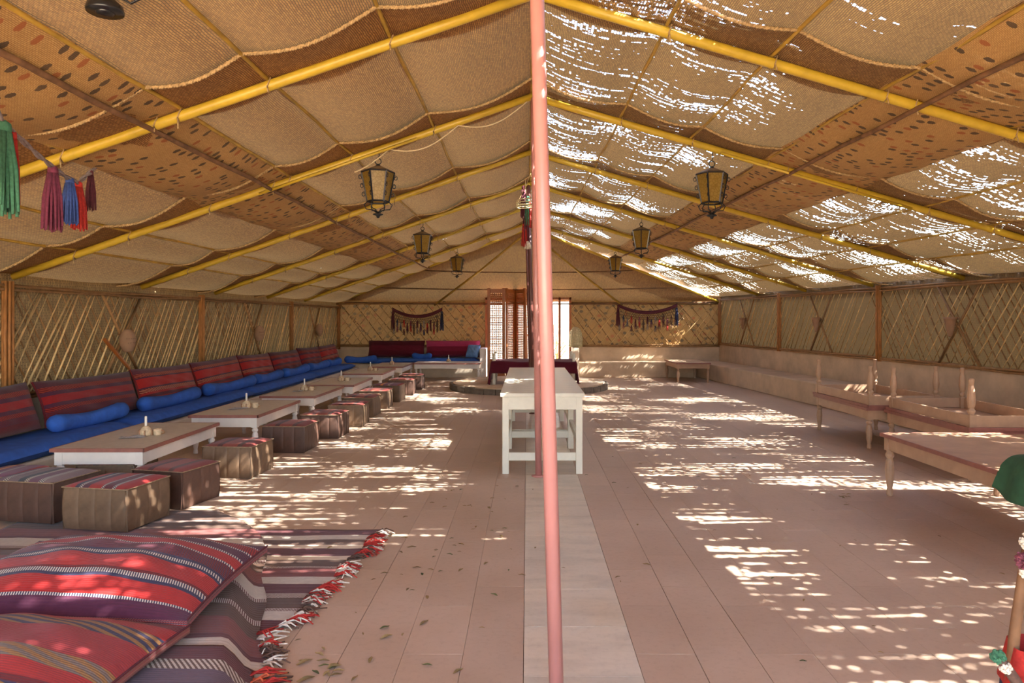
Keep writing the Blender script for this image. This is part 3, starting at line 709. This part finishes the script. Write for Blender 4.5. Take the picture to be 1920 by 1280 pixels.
for a, b_, mt_, lb in ((-4.0, -2.58, 'k_maroon', 'dark maroon back cushion on the back bench'), (-2.55, -1.18, 'k_magenta', 'maroon and magenta back cushion on the back bench by the pier')):
    o = pillow(b_ - a, .42, .16, rim=.02, pinch=.03, ex=6).obj('back_cushion', mt_, smooth=True, loc=((a + b_) / 2, 18.04, .69)); o.rotation_euler = (R(74), 0, 0); tag(o, lb, 'cushion', 'back cushions on the back bench')
def bolster(L, r, sag=.03):
    m = MB(); n = 22; pts = []; rs = []
    for i in range(n + 1):
        t = i / n; e = min(t, 1 - t) * L
        pts.append(((t - .5) * L, .02 * math.sin(t * 5), -sag * math.sin(math.pi * t) ** 2 * 1.0)); rs.append(r * (.25 + .75 * min(1, (e / (r * .8)) ** .5 if e > 0 else 0)) * (1 - .18 * math.sin(math.pi * t)))
    return m.tube(pts, rs, 14)
BB = [(6.55, 7.72, 'front blue bolster, below the long slumped cushion'), (8.05, 9.45, 'second blue bolster from the front, below the zigzag cushion'), (9.70, 11.32, 'third blue bolster from the front, on the left bench'), (11.42, 12.66, 'fourth blue bolster from the front, on the left bench'),
      (12.75, 14.2, 'fifth blue bolster from the front, on the left bench'), (14.3, 15.5, 'sixth blue bolster from the front, on the left bench'), (15.6, 16.6, 'seventh blue bolster from the front, on the left bench')]
for a, b_, lb in BB:
    o = bolster(b_ - a, .088).obj('bolster', 'blue', smooth=True, loc=(-4.36, (a + b_) / 2, .482)); o.rotation_euler = (0, 0, R(90 + random.uniform(-1, 3))); tag(o, lb, 'bolster', 'blue bolsters')
o = bolster(.85, .09).obj('bolster', 'blue', smooth=True, loc=(-4.02, 17.3, .48)); o.rotation_euler = (0, 0, R(40)); tag(o, 'blue bolster lying across the back left corner of the benches', 'bolster', 'blue bolsters')
o = bolster(.5, .08).obj('bolster', 'blue', smooth=True, loc=(-2.6, 17.7, .54)); tag(o, 'small blue bolster on the back bench between the maroon cushions', 'bolster', 'blue bolsters')
o = pillow(.36, .34, .16).obj('cushion', 'blue_l', smooth=True, loc=(-1.34, 17.76, .645)); o.rotation_euler = (R(65), 0, R(-30)); tag(o, 'pale blue cushion propped against the pier by the door', 'cushion')

# ---------------------------------------------------------------- rugs and foreground cushions
def padx(y): return -1.13 - (y - 2.9) * .36
def hpad(x, y): return .105 * smooth01((padx(y) - x + .02) / .13) * smooth01((4.40 - y) / .28)
m = MB().grid(lambda u, v: (lambda y: (lambda x: (x, y, hpad(x, y) * .94 + .001))(lerp(-3.3, padx(y) + .0, u)))(lerp(1.5, 4.36, v)), 26, 30)
tag(m.obj('floor_mattress', 'blue', smooth=True), 'thin floor mattress under the striped rugs in the left foreground', 'mattress')
def rug(name, label, fx, y0, y1, mat, dz, nu=60, nv=60, hf=hpad, fr=None, x0=-3.6, fy=None):
    def f(u, v):
        y = lerp(y0, y1, v); x = lerp(x0, fx(y), u)
        return (x, y, hf(x, y) + dz + .003 * math.sin(x * 9) * math.sin(y * 11))
    t = thing(name, label, 'rug', (0, 0, 0), group='striped rugs in the left foreground')
    m = MB().grid(f, nu, nv); m.obj('cloth', mat, t, True).modifiers.new('thickness', 'SOLIDIFY').thickness = .006
    # yarn fringe at the right end
    for col, cnt in (fr or (('y_red', 26), ('y_white', 18), ('y_brown', 16))):
        q = MB()
        for k in range(cnt):
            y = lerp(y0 + .03, (fy or y1) - .03, random.random()); x = fx(y)
            for j in range(5):
                l = random.uniform(.06, .13); a = random.uniform(-.9, .6)
                p0 = Vector((x - .012, y + random.uniform(-.02, .02), hf(x - .012, y) + dz + .004))
                xm, ym = x + l * .5 * math.cos(a), y + l * .5 * math.sin(a); xe, ye = x + l * math.cos(a + random.uniform(-.5, .5)), y + l * math.sin(a + random.uniform(-.5, .5))
                q.tube([p0, (xm, ym, hf(xm, ym) + dz + random.uniform(.006, .03)), (xe, ye, hf(xe, ye) + dz + random.uniform(.003, .012))], [.005, .0045, .003], 5)
        q.obj('fringe', col, t, True)['kind'] = 'stuff'
    return t
flat = lambda x, y: 0.0
rug('striped_rug', 'maroon and white striped rug lying flat on the floor with a red fringe', lambda y: -1.0 - .10 * (4.92 - y) + .02 * math.sin(y * 13), 3.3, 4.92, 'rug_under', .004, hf=flat, fr=(('y_red', 34), ('y_white', 26), ('y_brown', 16)), x0=-2.6)
def edge1(y): return padx(y) + .055 + .015 * math.sin(y * 9) - (.55 * max(0, y - 4.7) ** 1.2)
rug('striped_rug', 'brown and white striped rug draped over the floor mattress under the poufs', edge1, 1.7, 5.38, 'rug_stripe', .014, 80, 110, fr=(('y_red', 8), ('y_white', 10), ('y_brown', 14)), fy=3.3)
def edge3(y): return padx(y) + .035 + .012 * math.sin(y * 17)
rug('striped_rug', 'grey and purple striped rug laid over the brown one, lowest in view', edge3, 1.7, 2.90, 'rug_grey', .026, 60, 60, fr=(('y_red', 30), ('y_orange', 8)))
def kil_cushion(label, w, d, h, loc, rot, mat):
    t = thing('kilim_cushion', label, 'cushion', loc, 0, 'kilim cushions in the left foreground')
    t.rotation_euler = rot
    pillow(w, d, h, rim=.016, n=40, pinch=.035, ex=2.4, pw=.72, bot=.45).obj('cover', mat, t, True)
    e = []
    for sgn in (1,):
        q = MB(); pts = []
        for i in range(41):
            b_ = i / 20 - 1; pts.append((w / 2 * (1 - .035 * (1 - b_ * b_)), b_ * d / 2, .018))
        q.tube(pts, .0045, 6); q.obj('piping', 'y_maroon', t, True)
    return t
kil_cushion('big red kilim cushion with dotted stripes, on top in the left foreground', 1.22, .86, .29, (-1.99, 3.36, .232), (R(2), R(1), R(-1)), 'k_red')
kil_cushion('red kilim cushion with ochre diamond bands, in the lower left corner', 1.18, .84, .24, (-1.99, 2.54, .195), (R(-1), R(1), R(-2)), 'k_ochre')

# ================================================================== TABLE-TOP THINGS
def tabletop_set(i, x, y, z, which, papers=True, jar=True):
    h = MB().lathe([(.030, 0), (.045, .008), (.052, .03), (.046, .055), (.03, .075), (.022, .085), (.016, .086), (.014, .06)], 14)
    t = thing('candle_holder', 'small clay candle holder on the ' + which, 'candle holder', (x, y, z), group='candle holders')
    h.obj('bowl', 'pottery', t, True)
    for k in range(5):
        a = k * 1.257; MB().box((.05 * math.cos(a), .05 * math.sin(a), .028), (.016, .012, .05), Matrix.Rotation(a, 3, 'Z')).obj('relief', 'clay', t, bevel=.003)
    c = MB().lathe([(.0105, .055), (.0105, .165), (.008, .172), (.002, .174)], 10, (x, y, z)); o = c.obj('candle', 'candle', smooth=True)
    o.rotation_euler = (0, 0, 0); tag(o, 'white candle on the ' + which, 'candle', 'white candles')
    if jar:
        t = thing('sugar_pot', 'little pottery cup beside the candle on the ' + which, 'cup', (x + .095, y + .02, z), group='pottery cups')
        MB().lathe([(.026, 0), (.034, .01), (.036, .045), (.032, .06), (.028, .06), (.028, .02)], 14).obj('cup', 'pottery', t, True)
        MB().tube([(.034, 0, .045), (.055, 0, .04), (.055, 0, .02), (.034, 0, .014)], .005, 6).obj('handle', 'clay', t, True)
    if papers:
        pm_ = MB().grid(lambda u, v: ((u - .5) * .2, (v - .5) * .13, .003 + .006 * math.sin(u * 7 + i) * math.sin(v * 5)), 8, 6)
        o = pm_.obj('leaflet', 'paper', loc=(x - .06, y - .10, z + .006)); o.rotation_euler = (0, 0, R(20 + 40 * i)); tag(o, 'crumpled printed leaflet on the ' + which, 'leaflet')
        o.modifiers.new('thickness', 'SOLIDIFY').thickness = .001
names = ['nearest low table', 'second low table', 'third low table', 'fourth low table', 'fifth low table', 'sixth low table']
for i, ((x, y, lb), nm) in enumerate(zip(LT, names)):
    tabletop_set(i, x + (.0 if i else .06), y + (-.08 if i < 2 else 0), .42, nm, papers=i < 3, jar=i < 5)
tabletop_set(7, -1.86, 16.98, .42, 'crosswise table before the back bench', False, False)

# ================================================================== PLINTH AND DRAPED DAYBED
n = 40
t = thing('round_plinth', 'low round stone-edged plinth behind the long table', 'plinth', (.04, 15.05, 0))
MB().prism([(1.6 * math.cos(k * 2 * math.pi / n), 1.6 * math.sin(k * 2 * math.pi / n)) for k in range(n)], .0, .13).obj('platform', 'plaster_r', t, bevel=.015)
stn = MB()
a0 = 2 * math.pi / n * .94
pr = [(r * math.cos(a), r * math.sin(a)) for r, a in ((1.605, -a0 / 2), (1.66, -a0 / 2), (1.66, a0 / 2), (1.605, a0 / 2))]
sme = MB().prism(pr, 0, .115).mesh('edge_stone', 'stone')
for k in range(n):
    o = put('edge_stone', sme, t); o.rotation_euler = (0, 0, k * 2 * math.pi / n); o.scale = (1, 1, random.uniform(.9, 1.08))
t = thing('daybed', 'wooden daybed with corner posts draped in a dark maroon cloth', 'daybed', (.14, 14.75, .13))
for sx in (-1, 1):
    for sy in (-1, 1): MB().lathe([(.03, 0), (.035, .05), (.03, .2), (.035, .45), (.035, .58), (.028, .6), (.03, .62), (.02, .635)], 10, (sx * .80, sy * .42, 0)).obj('post', 'cream', t, True)
MB().box((0, 0, .38), (1.6, .84, .06)).obj('seat_board', 'wood', t, bevel=.005)
for sy in (-1, 1): MB().box((0, sy * .42, .40), (1.56, .04, .1)).obj('rail', 'wood', t, bevel=.005)
def drape(u, v):
    a = (u - .5) * 2.5; b_ = lerp(-.50, .47, v)
    hw = .86
    if abs(a) <= hw: x, z = a, .47 + .012 * math.sin(a * 7) * math.sin(v * 6)
    else:
        e = abs(a) - hw; x = math.copysign(hw + .10 * e + .03 * math.sin(v * 15 + a) * e / .4, a); z = .47 - e * 1.05 - .05 * math.sin(v * 4)* e
    if v < .22: b_ = -.50 - .02 * math.sin(a * 9) * (.22 - v) / .22; z -= .24 * (.22 - v) / .22
    else: b_ = lerp(-.50, .47, (v - .22) / .78)
    return (x, b_, max(z, .02))
MB().grid(drape, 50, 24).obj('cloth_cover', 'k_maroon', t, True, label='dark maroon woven cover').modifiers.new('thickness', 'SOLIDIFY').thickness = .012

# ================================================================== FOLDING SCREEN
t = thing('folding_screen', 'tall folding screen of orange-brown wood with turned lattice beside the doorway', 'screen', (0, 0, 0))
def leaf(p, q, H=2.2, tilt=0):
    p, q = Vector((p[0], p[1], 0)), Vector((q[0], q[1], 0)); d = q - p; w = d.length
    e = bpy.data.objects.new('leaf', None); C.objects.link(e); e.parent = t; e.location = p; e.rotation_euler = (R(tilt), 0, math.atan2(d.y, d.x)); e.empty_display_size = .05
    st = .078
    for xx in (st / 2, w - st / 2): MB().box((xx, 0, H / 2), (st, .035, H)).obj('stile', 'wood', e, bevel=.004)
    for zz, hh in ((H - .07, .10), (1.83, .05), (.42, .10), (.05, .10)): MB().box((w / 2, 0, zz), (w - 2 * st, .03, hh)).obj('rail', 'wood', e, bevel=.003)
    MB().box((w / 2, 0, .235), (w - 2 * st, .016, .27)).obj('lower_panel', 'wood', e, bevel=.003)
    lat = MB(); nx = int((w - 2 * st) / .042); z0, z1 = .47, H - .12
    for k in range(1, nx): lat.tube([(st + (w - 2 * st) * k / nx, 0, z0), (st + (w - 2 * st) * k / nx, 0, z1)], .0125, 5)
    nz_ = int((z1 - z0) / .042)
    for k in range(1, nz_): lat.tube([(st, 0, lerp(z0, z1, k / nz_)), (w - st, 0, lerp(z0, z1, k / nz_))], .0125, 5)
    lat.obj('lattice', 'wood', e)['kind'] = 'stuff'
leaf((-.97, 17.48), (-.53, 17.50)); leaf((-.515, 17.51), (-.29, 17.88)); leaf((-.285, 17.88), (-.04, 17.52)); leaf((-.02, 17.52), (.24, 17.86), tilt=-2)

# wicker basket on the pier by the door
t = thing('wicker_basket', 'upturned pale wicker basket leaning at the right of the doorway', 'basket', (1.22, 17.86, .745))
bp = [(.165, 0), (.17, .1), (.165, .22), (.15, .33), (.12, .42), (.07, .48), (.01, .50)]
MB().lathe([(r * .96, z) for r, z in bp], 22).obj('body', 'wicker', t, True)
for k in range(16):
    a = k * 2 * math.pi / 16; MB().tube([(r * math.cos(a), r * math.sin(a), z) for r, z in bp], .006, 5).obj('rib', 'wicker', t, True)
for k in range(9):
    zz = .02 + k * .048
    rr = next(lerp(r0, r1, (zz - z0) / (z1 - z0)) for (r0, z0), (r1, z1) in zip(bp[:-1], bp[1:]) if z0 <= zz <= z1)
    MB().tube([(rr * math.cos(a * .3491), rr * math.sin(a * .3491), zz) for a in range(19)], .007, 5).obj('weave_ring', 'wicker', t, True)

# ================================================================== LANTERNS
def lantern(label, x, y, ztop, hang, rz=0):
    t = thing('lantern', label, 'lantern', (x, y, ztop), rz, 'hanging iron lanterns')
    n = 6; rt, rb, z1, z0 = .150, .098, -.10, -.375
    P = lambda r, k, z: Vector((r * math.cos(k * math.pi / 3), r * math.sin(k * math.pi / 3), z))
    m = MB(); ring = [P(rt + .015, k, z1) for k in range(6)]; ring2 = [P(.04, k, z1 + .055) for k in range(6)]
    m._add(ring + ring2, [(k, (k + 1) % 6, 6 + (k + 1) % 6, 6 + k) for k in range(6)] + [tuple(range(6, 12)), tuple(range(6))[::-1]]); m.obj('cap', 'lampcap', t)
    for k in range(6):
        MB().tube([P(rt, k, z1), P(rb, k, z0)], .0085, 5).obj('frame_bar', 'gunmetal' if k % 2 else 'iron', t)
        MB().tube([P(rt, k, z1), P(rt, k + 1, z1)], .009, 5).obj('frame_bar', 'iron', t)
        MB().tube([P(rb, k, z0), P(rb, k + 1, z0)], .009, 5).obj('frame_bar', 'iron', t)
        a, b_, c, d = P(rt * .985, k, z1), P(rt * .985, k + 1, z1), P(rb * .985, k + 1, z0), P(rb * .985, k, z0)
        pm_ = MB(); nrm = ((b_ - a).cross(d - a)).normalized() * .003
        pm_._add([a, b_, c, d, a + nrm, b_ + nrm, c + nrm, d + nrm], [(0, 1, 2, 3), (7, 6, 5, 4), (0, 4, 5, 1), (1, 5, 6, 2), (2, 6, 7, 3), (3, 7, 4, 0)])
        pm_.obj('pane', 'amber', t)
        # scrolls on the edges
        an = k * math.pi / 3; ux = Vector((math.cos(an), math.sin(an), 0))
        def scroll(zc, r0, s, turns=1.35):
            base = lerp(rt, rb, (z1 - zc) / (z1 - z0))
            pts = []
            for q in range(15):
                th = q / 14 * turns * 2 * math.pi; rr = s * (1 - .6 * q / 14)
                pts.append(ux * (base + s + rr * -math.cos(th)) + Vector((0, 0, zc + rr * math.sin(th) * r0)))
            return pts
        for zc in (z1 - .05, z1 - .13, z1 - .21): MB().tube(scroll(zc, 1.3, .02), .0035, 4).obj('scroll', 'iron', t, True)
        # lower claws curling in to the foot
        MB().tube([P(rb, k, z0), P(rb + .03, k, z0 - .03), P(rb + .01, k, z0 - .07), P(.045, k, z0 - .075), P(.018, k, z0 - .10)], .005, 5).obj('claw', 'iron', t, True)
    MB().lathe([(.012, z0 - .09), (.018, z0 - .105), (.045, z0 - .112), (.05, z0 - .12), (.02, z0 - .128), (.012, z0 - .15)], 12).obj('foot', 'iron', t, True)
    MB().lathe([(.03, z1 + .05), (.022, z1 + .065), (.012, z1 + .075)], 10).obj('collar', 'iron', t, True)
    MB().tube([(.028 * math.sin(a * .5236), 0, z1 + .10 + .028 * math.cos(a * .5236)) for a in range(13)], .005, 5).obj('ring', 'iron', t, True)
    MB().tube([(0, 0, z1 + .128), (.012, 0, z1 + .16), (0, 0, hang)], .004, 5).obj('hanging_wire', 'iron', t, True)
    return t
def raf_z(side, x, yr):
    for q in range(400):
        p = roofpt(side, q / 400, yr)
        if abs(p.x) >= abs(x): return p.z, p.y
for side, x, yr, zt, rz, lb in ((-1, -1.385, 6.65, 2.915, 12, 'nearest left amber-glass lantern'), (1, 1.765, 6.65, 2.93, 0, 'nearest right amber-glass lantern'), (-1, -1.60, 10.95, 2.83, 30, 'second left lantern, smaller in view, over the middle tables'),
                               (1, 1.78, 10.95, 2.92, 20, 'second right lantern hanging under the sunlit roof'), (-1, -1.50, 15.35, 2.85, 25, 'farthest left lantern before the end of the roof'), (1, 1.92, 15.35, 2.87, 28, 'farthest right lantern before the end of the roof')):
    z, yy = raf_z(side, x, yr)
    lantern(lb, x, yy, zt, z - zt, R(rz))
# round black spot lamp under the roof, top left
t = thing('spot_lamp', 'round black enamel lamp under the roof at the top left', 'lamp', (-1.83, 3.1, 2.80))
MB().lathe([(.074, -.02), (.076, -.01), (.07, .012), (.045, .035), (.02, .05), (.012, .06)], 20).obj('shade', 'lampblack', t, True)
MB().lathe([(.03, -.03), (.04, -.022), (.04, -.01)], 14).obj('bulb', 'lampblack', t, True)
MB().tube([(0, 0, .05), (.05, .02, .06), (.10, .02, .03), (.16, .02, .06), (.2, .02, .10)], .006, 6).obj('cable', 'lampblack', t, True)
# pale cable slung along the second left rafter
pts = []
for i in range(31):
    u = i / 30; p = roofpt(-1, lerp(.01, .34, u), 6.60, -.045); p.z -= .10 * abs(math.sin(u * 2.5 * math.pi)) ** 1.0; pts.append(p)
tag(MB().tube(pts, .006, 6).obj('cable', 'cable', smooth=True), 'pale cable looping below the second rafter on the left', 'cable')

# ================================================================== WALL POTS
def wall_pot(kind, label, loc, rz):
    t = thing('wall_pot', label, 'wall lamp', loc, rz, 'clay wall pots')
    if kind == 'dome':
        MB().lathe([(.03, -.14), (.07, -.12), (.105, -.05), (.11, .02), (.085, .09), (.05, .12), (.02, .13)], 18, sx=1, sy=.75).obj('shade', 'clay', t, True)
        for k in range(9):
            a = R(-150 + k * 15 if k < 5 else -140 + (k - 5) * 18); z = .02 if k < 5 else -.03
            MB().lathe([(.006, -.002), (.006, .002)], 8, (.109 * math.cos(a), .109 * .75 * math.sin(a), z)).obj('hole_rim', 'lampblack', t)
    else:
        MB().lathe([(.02, -.17), (.03, -.15), (.06, -.05), (.085, .06), (.098, .07), (.098, .095), (.085, .095), (.07, .05)], 18, sx=1, sy=.8).obj('cone', 'clay', t, True)
    MB().tube([(0, .06, .06), (0, .12, .07)], .01, 6).obj('peg', 'stick', t)
    return t
for y, lb in ((8.38, 'round clay wall lamp on the nearest bay of the left wall'), (12.5, 'round clay wall lamp on the middle bay of the left wall'), (16.1, 'round clay wall lamp on the farthest bay of the left wall')):
    wall_pot('dome', lb, (WL + .10, y, 1.20), R(90))
for y, lb in ((9.55, 'cone-shaped clay pot on the nearest bay of the right wall'), (13.1, 'cone-shaped clay pot on the middle bay of the right wall'), (16.45, 'cone-shaped clay pot on the farthest bay of the right wall')):
    wall_pot('cone', lb, (rwx(y) - .10, y, 1.38), math.atan2(-1, .1))

# ================================================================== WALL HANGINGS AND TASSELS
def tassel(name, parent, p, L, r, mat, strands=9, knot=True):
    m = MB(); p = Vector(p)
    m.lathe([(r * .25, 0), (r * .55, -L * .03), (r * .6, -L * .10), (r * .4, -L * .16), (r * .5, -L * .2)], 8, p)
    for k in range(strands):
        a = k * 2.4; rr = r * math.sqrt((k + .5) / strands); a2 = a + random.uniform(-.3, .3)
        m.tube([p + Vector((rr * .45 * math.cos(a), rr * .45 * math.sin(a), -L * .12)), p + Vector((rr * .95 * math.cos(a2), rr * .95 * math.sin(a2), -L * .5)), p + Vector((rr * 1.15 * math.cos(a2), rr * 1.15 * math.sin(a2), -L * random.uniform(.88, 1.0)))], [r * .22, r * .2, r * .12], 5)
    return m.obj(name, mat, parent, True)
def hanging(label, x0, x1, y, zt):
    t = thing('tassel_hanging', label, 'wall hanging', ((x0 + x1) / 2, y, zt), group='tasselled wall hangings'); w = x1 - x0
    sag = lambda u: -.19 * (1 - (2 * u - 1) ** 2)
    MB().grid(lambda u, v: ((u - .5) * w, -.01 * math.sin(u * 9), sag(u) - .085 * v), 30, 2).obj('band', 'y_maroon', t, True).modifiers.new('thickness', 'SOLIDIFY').thickness = .02
    net = MB(); n_ = 26
    bot = lambda u: -.36 - .05 * math.sin(math.pi * u)
    for k in range(n_):
        for dlt in (-2, 2):
            a, b_ = k / n_, min(1, max(0, (k + dlt) / n_))
            net.tube([((a - .5) * w, 0, sag(a) - .08), ((b_ - .5) * w, 0, bot(b_))], .004, 4)
    for j in (.33, .66, 1): net.tube([((k / 20 - .5) * w, 0, lerp(sag(k / 20) - .08, bot(k / 20), j)) for k in range(21)], .005, 4)
    net.obj('net', 'y_net', t)
    cs = ['y_maroon', 'y_navy', 'y_grey', 'y_red', 'y_maroon', 'y_mauve', 'y_brown']
    for k in range(15):
        u = (k + .5) / 15; tassel('tassel', t, ((u - .5) * w, -.012, bot(u) + .07 * (k % 2)), .20, .028, cs[k % 7], 7)
        tassel('tassel', t, ((u - .5) * w, -.016, bot(u) - .16 + .05 * (k % 3)), .16, .024, cs[(k * 3 + 2) % 7], 6)
    for s_ in (-1, 1): tassel('tassel', t, (s_ * w / 2 * .98, -.012, -.10), .5, .05, 'y_maroon' if s_ < 0 else 'y_navy', 12)
hanging('dark tasselled net hanging on the back wall left of the doorway', -3.42, -2.15, WB - .03, 1.74)
hanging('dark tasselled net hanging on the back wall right of the doorway', 2.30, 3.82, WB - .03, 1.84)
# tassel garland at the top left
t = thing('tassel_garland', 'rope garland of coloured yarn tassels hanging at the top left', 'garland', (0, 0, 0))
ptsg = [Vector(p) for p in ((-2.30, 2.95, 2.52), (-2.42, 3.3, 2.36), (-2.52, 3.7, 2.29), (-2.62, 4.05, 2.26), (-2.70, 4.3, 2.27), (-2.72, 4.50, 2.40))]
gpts = []
for i in range(len(ptsg) - 1):
    for k in range(8): gpts.append(ptsg[i].lerp(ptsg[i + 1], k / 8))
gpts.append(ptsg[-1])
rb = MB(); ropecoil(rb, gpts, .013, 34); rb.obj('rope', 'y_grey', t, True)
for u, L, r, c in ((.10, .42, .035, 'y_purple'), (.22, .45, .06, 'y_green'), (.27, .36, .028, 'y_red'), (.50, .36, .045, 'y_purple'), (.68, .28, .04, 'y_blue'), (.80, .30, .042, 'y_red'), (.955, .26, .026, 'y_maroon')):
    p = gpts[int(u * (len(gpts) - 1))]; tassel('tassel', t, p + Vector((0, 0, .01)), L, r, c, 26)
# hanging ornament at the ridge
t = thing('ridge_ornament', 'dark red and green tassel bundle hanging from the ridge', 'ornament', (-.02, 10.4, 3.44))
MB().tube([(0, 0, .06), (0, 0, -.2)], .008, 6).obj('cord', 'rope', t)
for k, (c, dx, L, z0) in enumerate((('y_maroon', -.03, .5, -.05), ('y_green', .03, .45, -.2), ('y_red', .05, .4, -.28), ('y_maroon', 0, .5, -.4), ('y_red', -.02, .35, -.6), ('y_white', .03, .12, -.86))):
    tassel('tassel', t, (dx, 0, z0), L, .045, c, 14)
t = thing('wicker_hoop', 'pale hoop of bent cane hanging under the ridge', 'hoop', (.09, 10.1, 3.04))
for k in range(3):
    MB().tube([(.24 * math.cos(a * .2618), (.10 + .05 * k) * math.sin(a * .2618), .03 * k + .02 * math.sin(a * .5)) for a in range(25)], .008, 6).obj('ring', 'wicker', t, True)
MB().tube([(-.24, 0, .02), (-.1, 0, .3), (-.04, 0, .46)], .004, 4).obj('cord', 'rope', t)
MB().tube([(.24, 0, .02), (.08, 0, .3), (-.04, 0, .46)], .004, 4).obj('cord', 'rope', t)

# ================================================================== RIGHT FOREGROUND
t = thing('green_cushion', 'rumpled dark green cloth hanging over the edge of the front right table', 'cloth', (2.92, 4.13, .515))
prof = [(.50, .006), (.50, .07), (.28, .14), (.10, .145), (.005, .075), (-.04, -.03), (-.055, -.12), (-.045, -.15), (-.022, -.14), (-.020, -.06), (-.018, .008), (.08, .006)]
def closed(ts):
    k = int(ts * len(prof)) % len(prof); f_ = ts * len(prof) - int(ts * len(prof)); P_ = [Vector(prof[(k + q) % len(prof)]) for q in (-1, 0, 1, 2)]
    return .5 * ((2 * P_[1]) + (P_[2] - P_[0]) * f_ + (2 * P_[0] - 5 * P_[1] + 4 * P_[2] - P_[3]) * f_ ** 2 + (3 * P_[1] - P_[0] - 3 * P_[2] + P_[3]) * f_ ** 3)
def grn(u, v):
    q = closed(min(u, .99999)); e = smooth01(min(v, 1 - v) * 5) * .35 + .65
    return (q.x + .010 * math.sin(v * 16), lerp(-.33, .27, v) + .02 * math.sin(u * 12), q.y * e + .012 * math.sin(v * 11 + u * 9) * (q.y > .03))
MB().grid(grn, 72, 24).obj('cover', 'green', t, True)
# wooden camel-saddle post with tassels at the right edge
t = thing('saddle_post', 'wooden saddle post wound with coloured tasselled bands at the right edge', 'saddle', (1.11, 1.62, 0))
MB().tube([(-.02, 0, .55), (-.005, 0, .74), (.02, 0, .92), (.04, 0, 1.0)], [.014, .012, .010, .009], 10).obj('post', 'stick', t, True)
MB().tube([(-.01, 0, .0), (.01, 0, .3), (-.01, 0, .6)], [.05, .04, .016], 10).obj('foot_post', 'stick', t, True)
MB().grid(lambda u, v: ((.055 + .02 * v + .008 * math.sin(u * 25)) * math.cos(u * 6.283) + .045, (.06 + .02 * v) * math.sin(u * 6.283), .715 - .09 * v), 28, 4).obj('red_cloth', 'y_red', t, True)
MB().grid(lambda u, v: ((.075 + .05 * v + .008 * math.sin(u * 25)) * math.cos(u * 6.283) + .055, (.08 + .04 * v) * math.sin(u * 6.283), .64 - .5 * v), 28, 6).obj('blue_cloth', 'y_navy', t, True)
MB().tube([(.0, -.07, .60), (-.03, -.07, .63), (-.05, -.07, .67), (-.07, -.07, .70), (-.085, -.07, .715)], [.013, .013, .012, .011, .009], 8).obj('band', 'y_brown', t, True)
def pompom(p, r, c):
    m = MB(); p = Vector(p)
    for k in range(90):
        d = Vector((random.gauss(0, 1), random.gauss(0, 1), random.gauss(0, 1))).normalized()
        m.tube([p, p + d * r * random.uniform(.8, 1.05)], [.004, .003], 4)
    m.obj('pompom', c, t)
for p, r, c in (((-.088, -.07, .722), .016, 'y_green'), ((-.075, -.075, .70), .013, 'y_white'), ((.0, -.03, .915), .022, 'y_mauve'), ((.008, -.035, .895), .024, 'y_white'), ((.018, -.02, .955), .024, 'y_white'), ((-.01, -.06, .61), .022, 'y_blue')): pompom(p, r, c)

# ================================================================== DRY LEAVES
def leaf_me(L, mat):
    m = MB()
    def f(u, v):
        a = u; w = .32 * L * math.sin(math.pi * min(1, a * .95 + .03)) ** .8
        return ((a - .5) * L, (v - .5) * 2 * w * .5, .004 + .25 * w * abs(2 * v - 1) + .10 * L * math.sin(a * 4) ** 2 * (a))
    return m.grid(f, 6, 2).mesh('dry_leaf', mat, True)
lm = [leaf_me(.05, 'leaf'), leaf_me(.07, 'leaf'), leaf_me(.045, 'leaf_g'), leaf_me(.03, 'leaf')]
random.seed(21)
def put_leaf(x, y, k, where=None):
    where = where or ('small dry curled leaf on the pink tiles left of the marble strip' if x < MX0 else 'small dry curled leaf on the marble strip' if x < MX1 else 'small dry curled leaf on the pink tiles right of the marble strip')
    o = put('dry_leaf', lm[k]); o.location = (x, y, .002); o.rotation_euler = (R(random.uniform(-8, 8)), 0, random.uniform(0, 6.28)); s_ = random.uniform(.6, 1.15); o.scale = (s_, s_, s_)
    tag(o, where, 'leaf', 'dry leaves scattered on the floor')
for k in range(84): put_leaf(random.gauss(-.45, .38), random.uniform(2.75, 6.2), random.choice((0, 0, 1, 2, 3, 3)))
for k in range(34): put_leaf(random.uniform(.5, 2.9), random.uniform(3.0, 8.0), random.choice((0, 3, 3, 2)))
for k in range(14): put_leaf(random.gauss(-.86, .05), random.gauss(2.98, .05), random.choice((0, 1, 2, 2)), 'dry leaf in the little heap by the striped rug fringe')
for k in range(6): put_leaf(random.gauss(2.62, .05), random.gauss(5.85, .03), random.choice((0, 1, 3)), 'dry leaf beside the leg of the front right table')
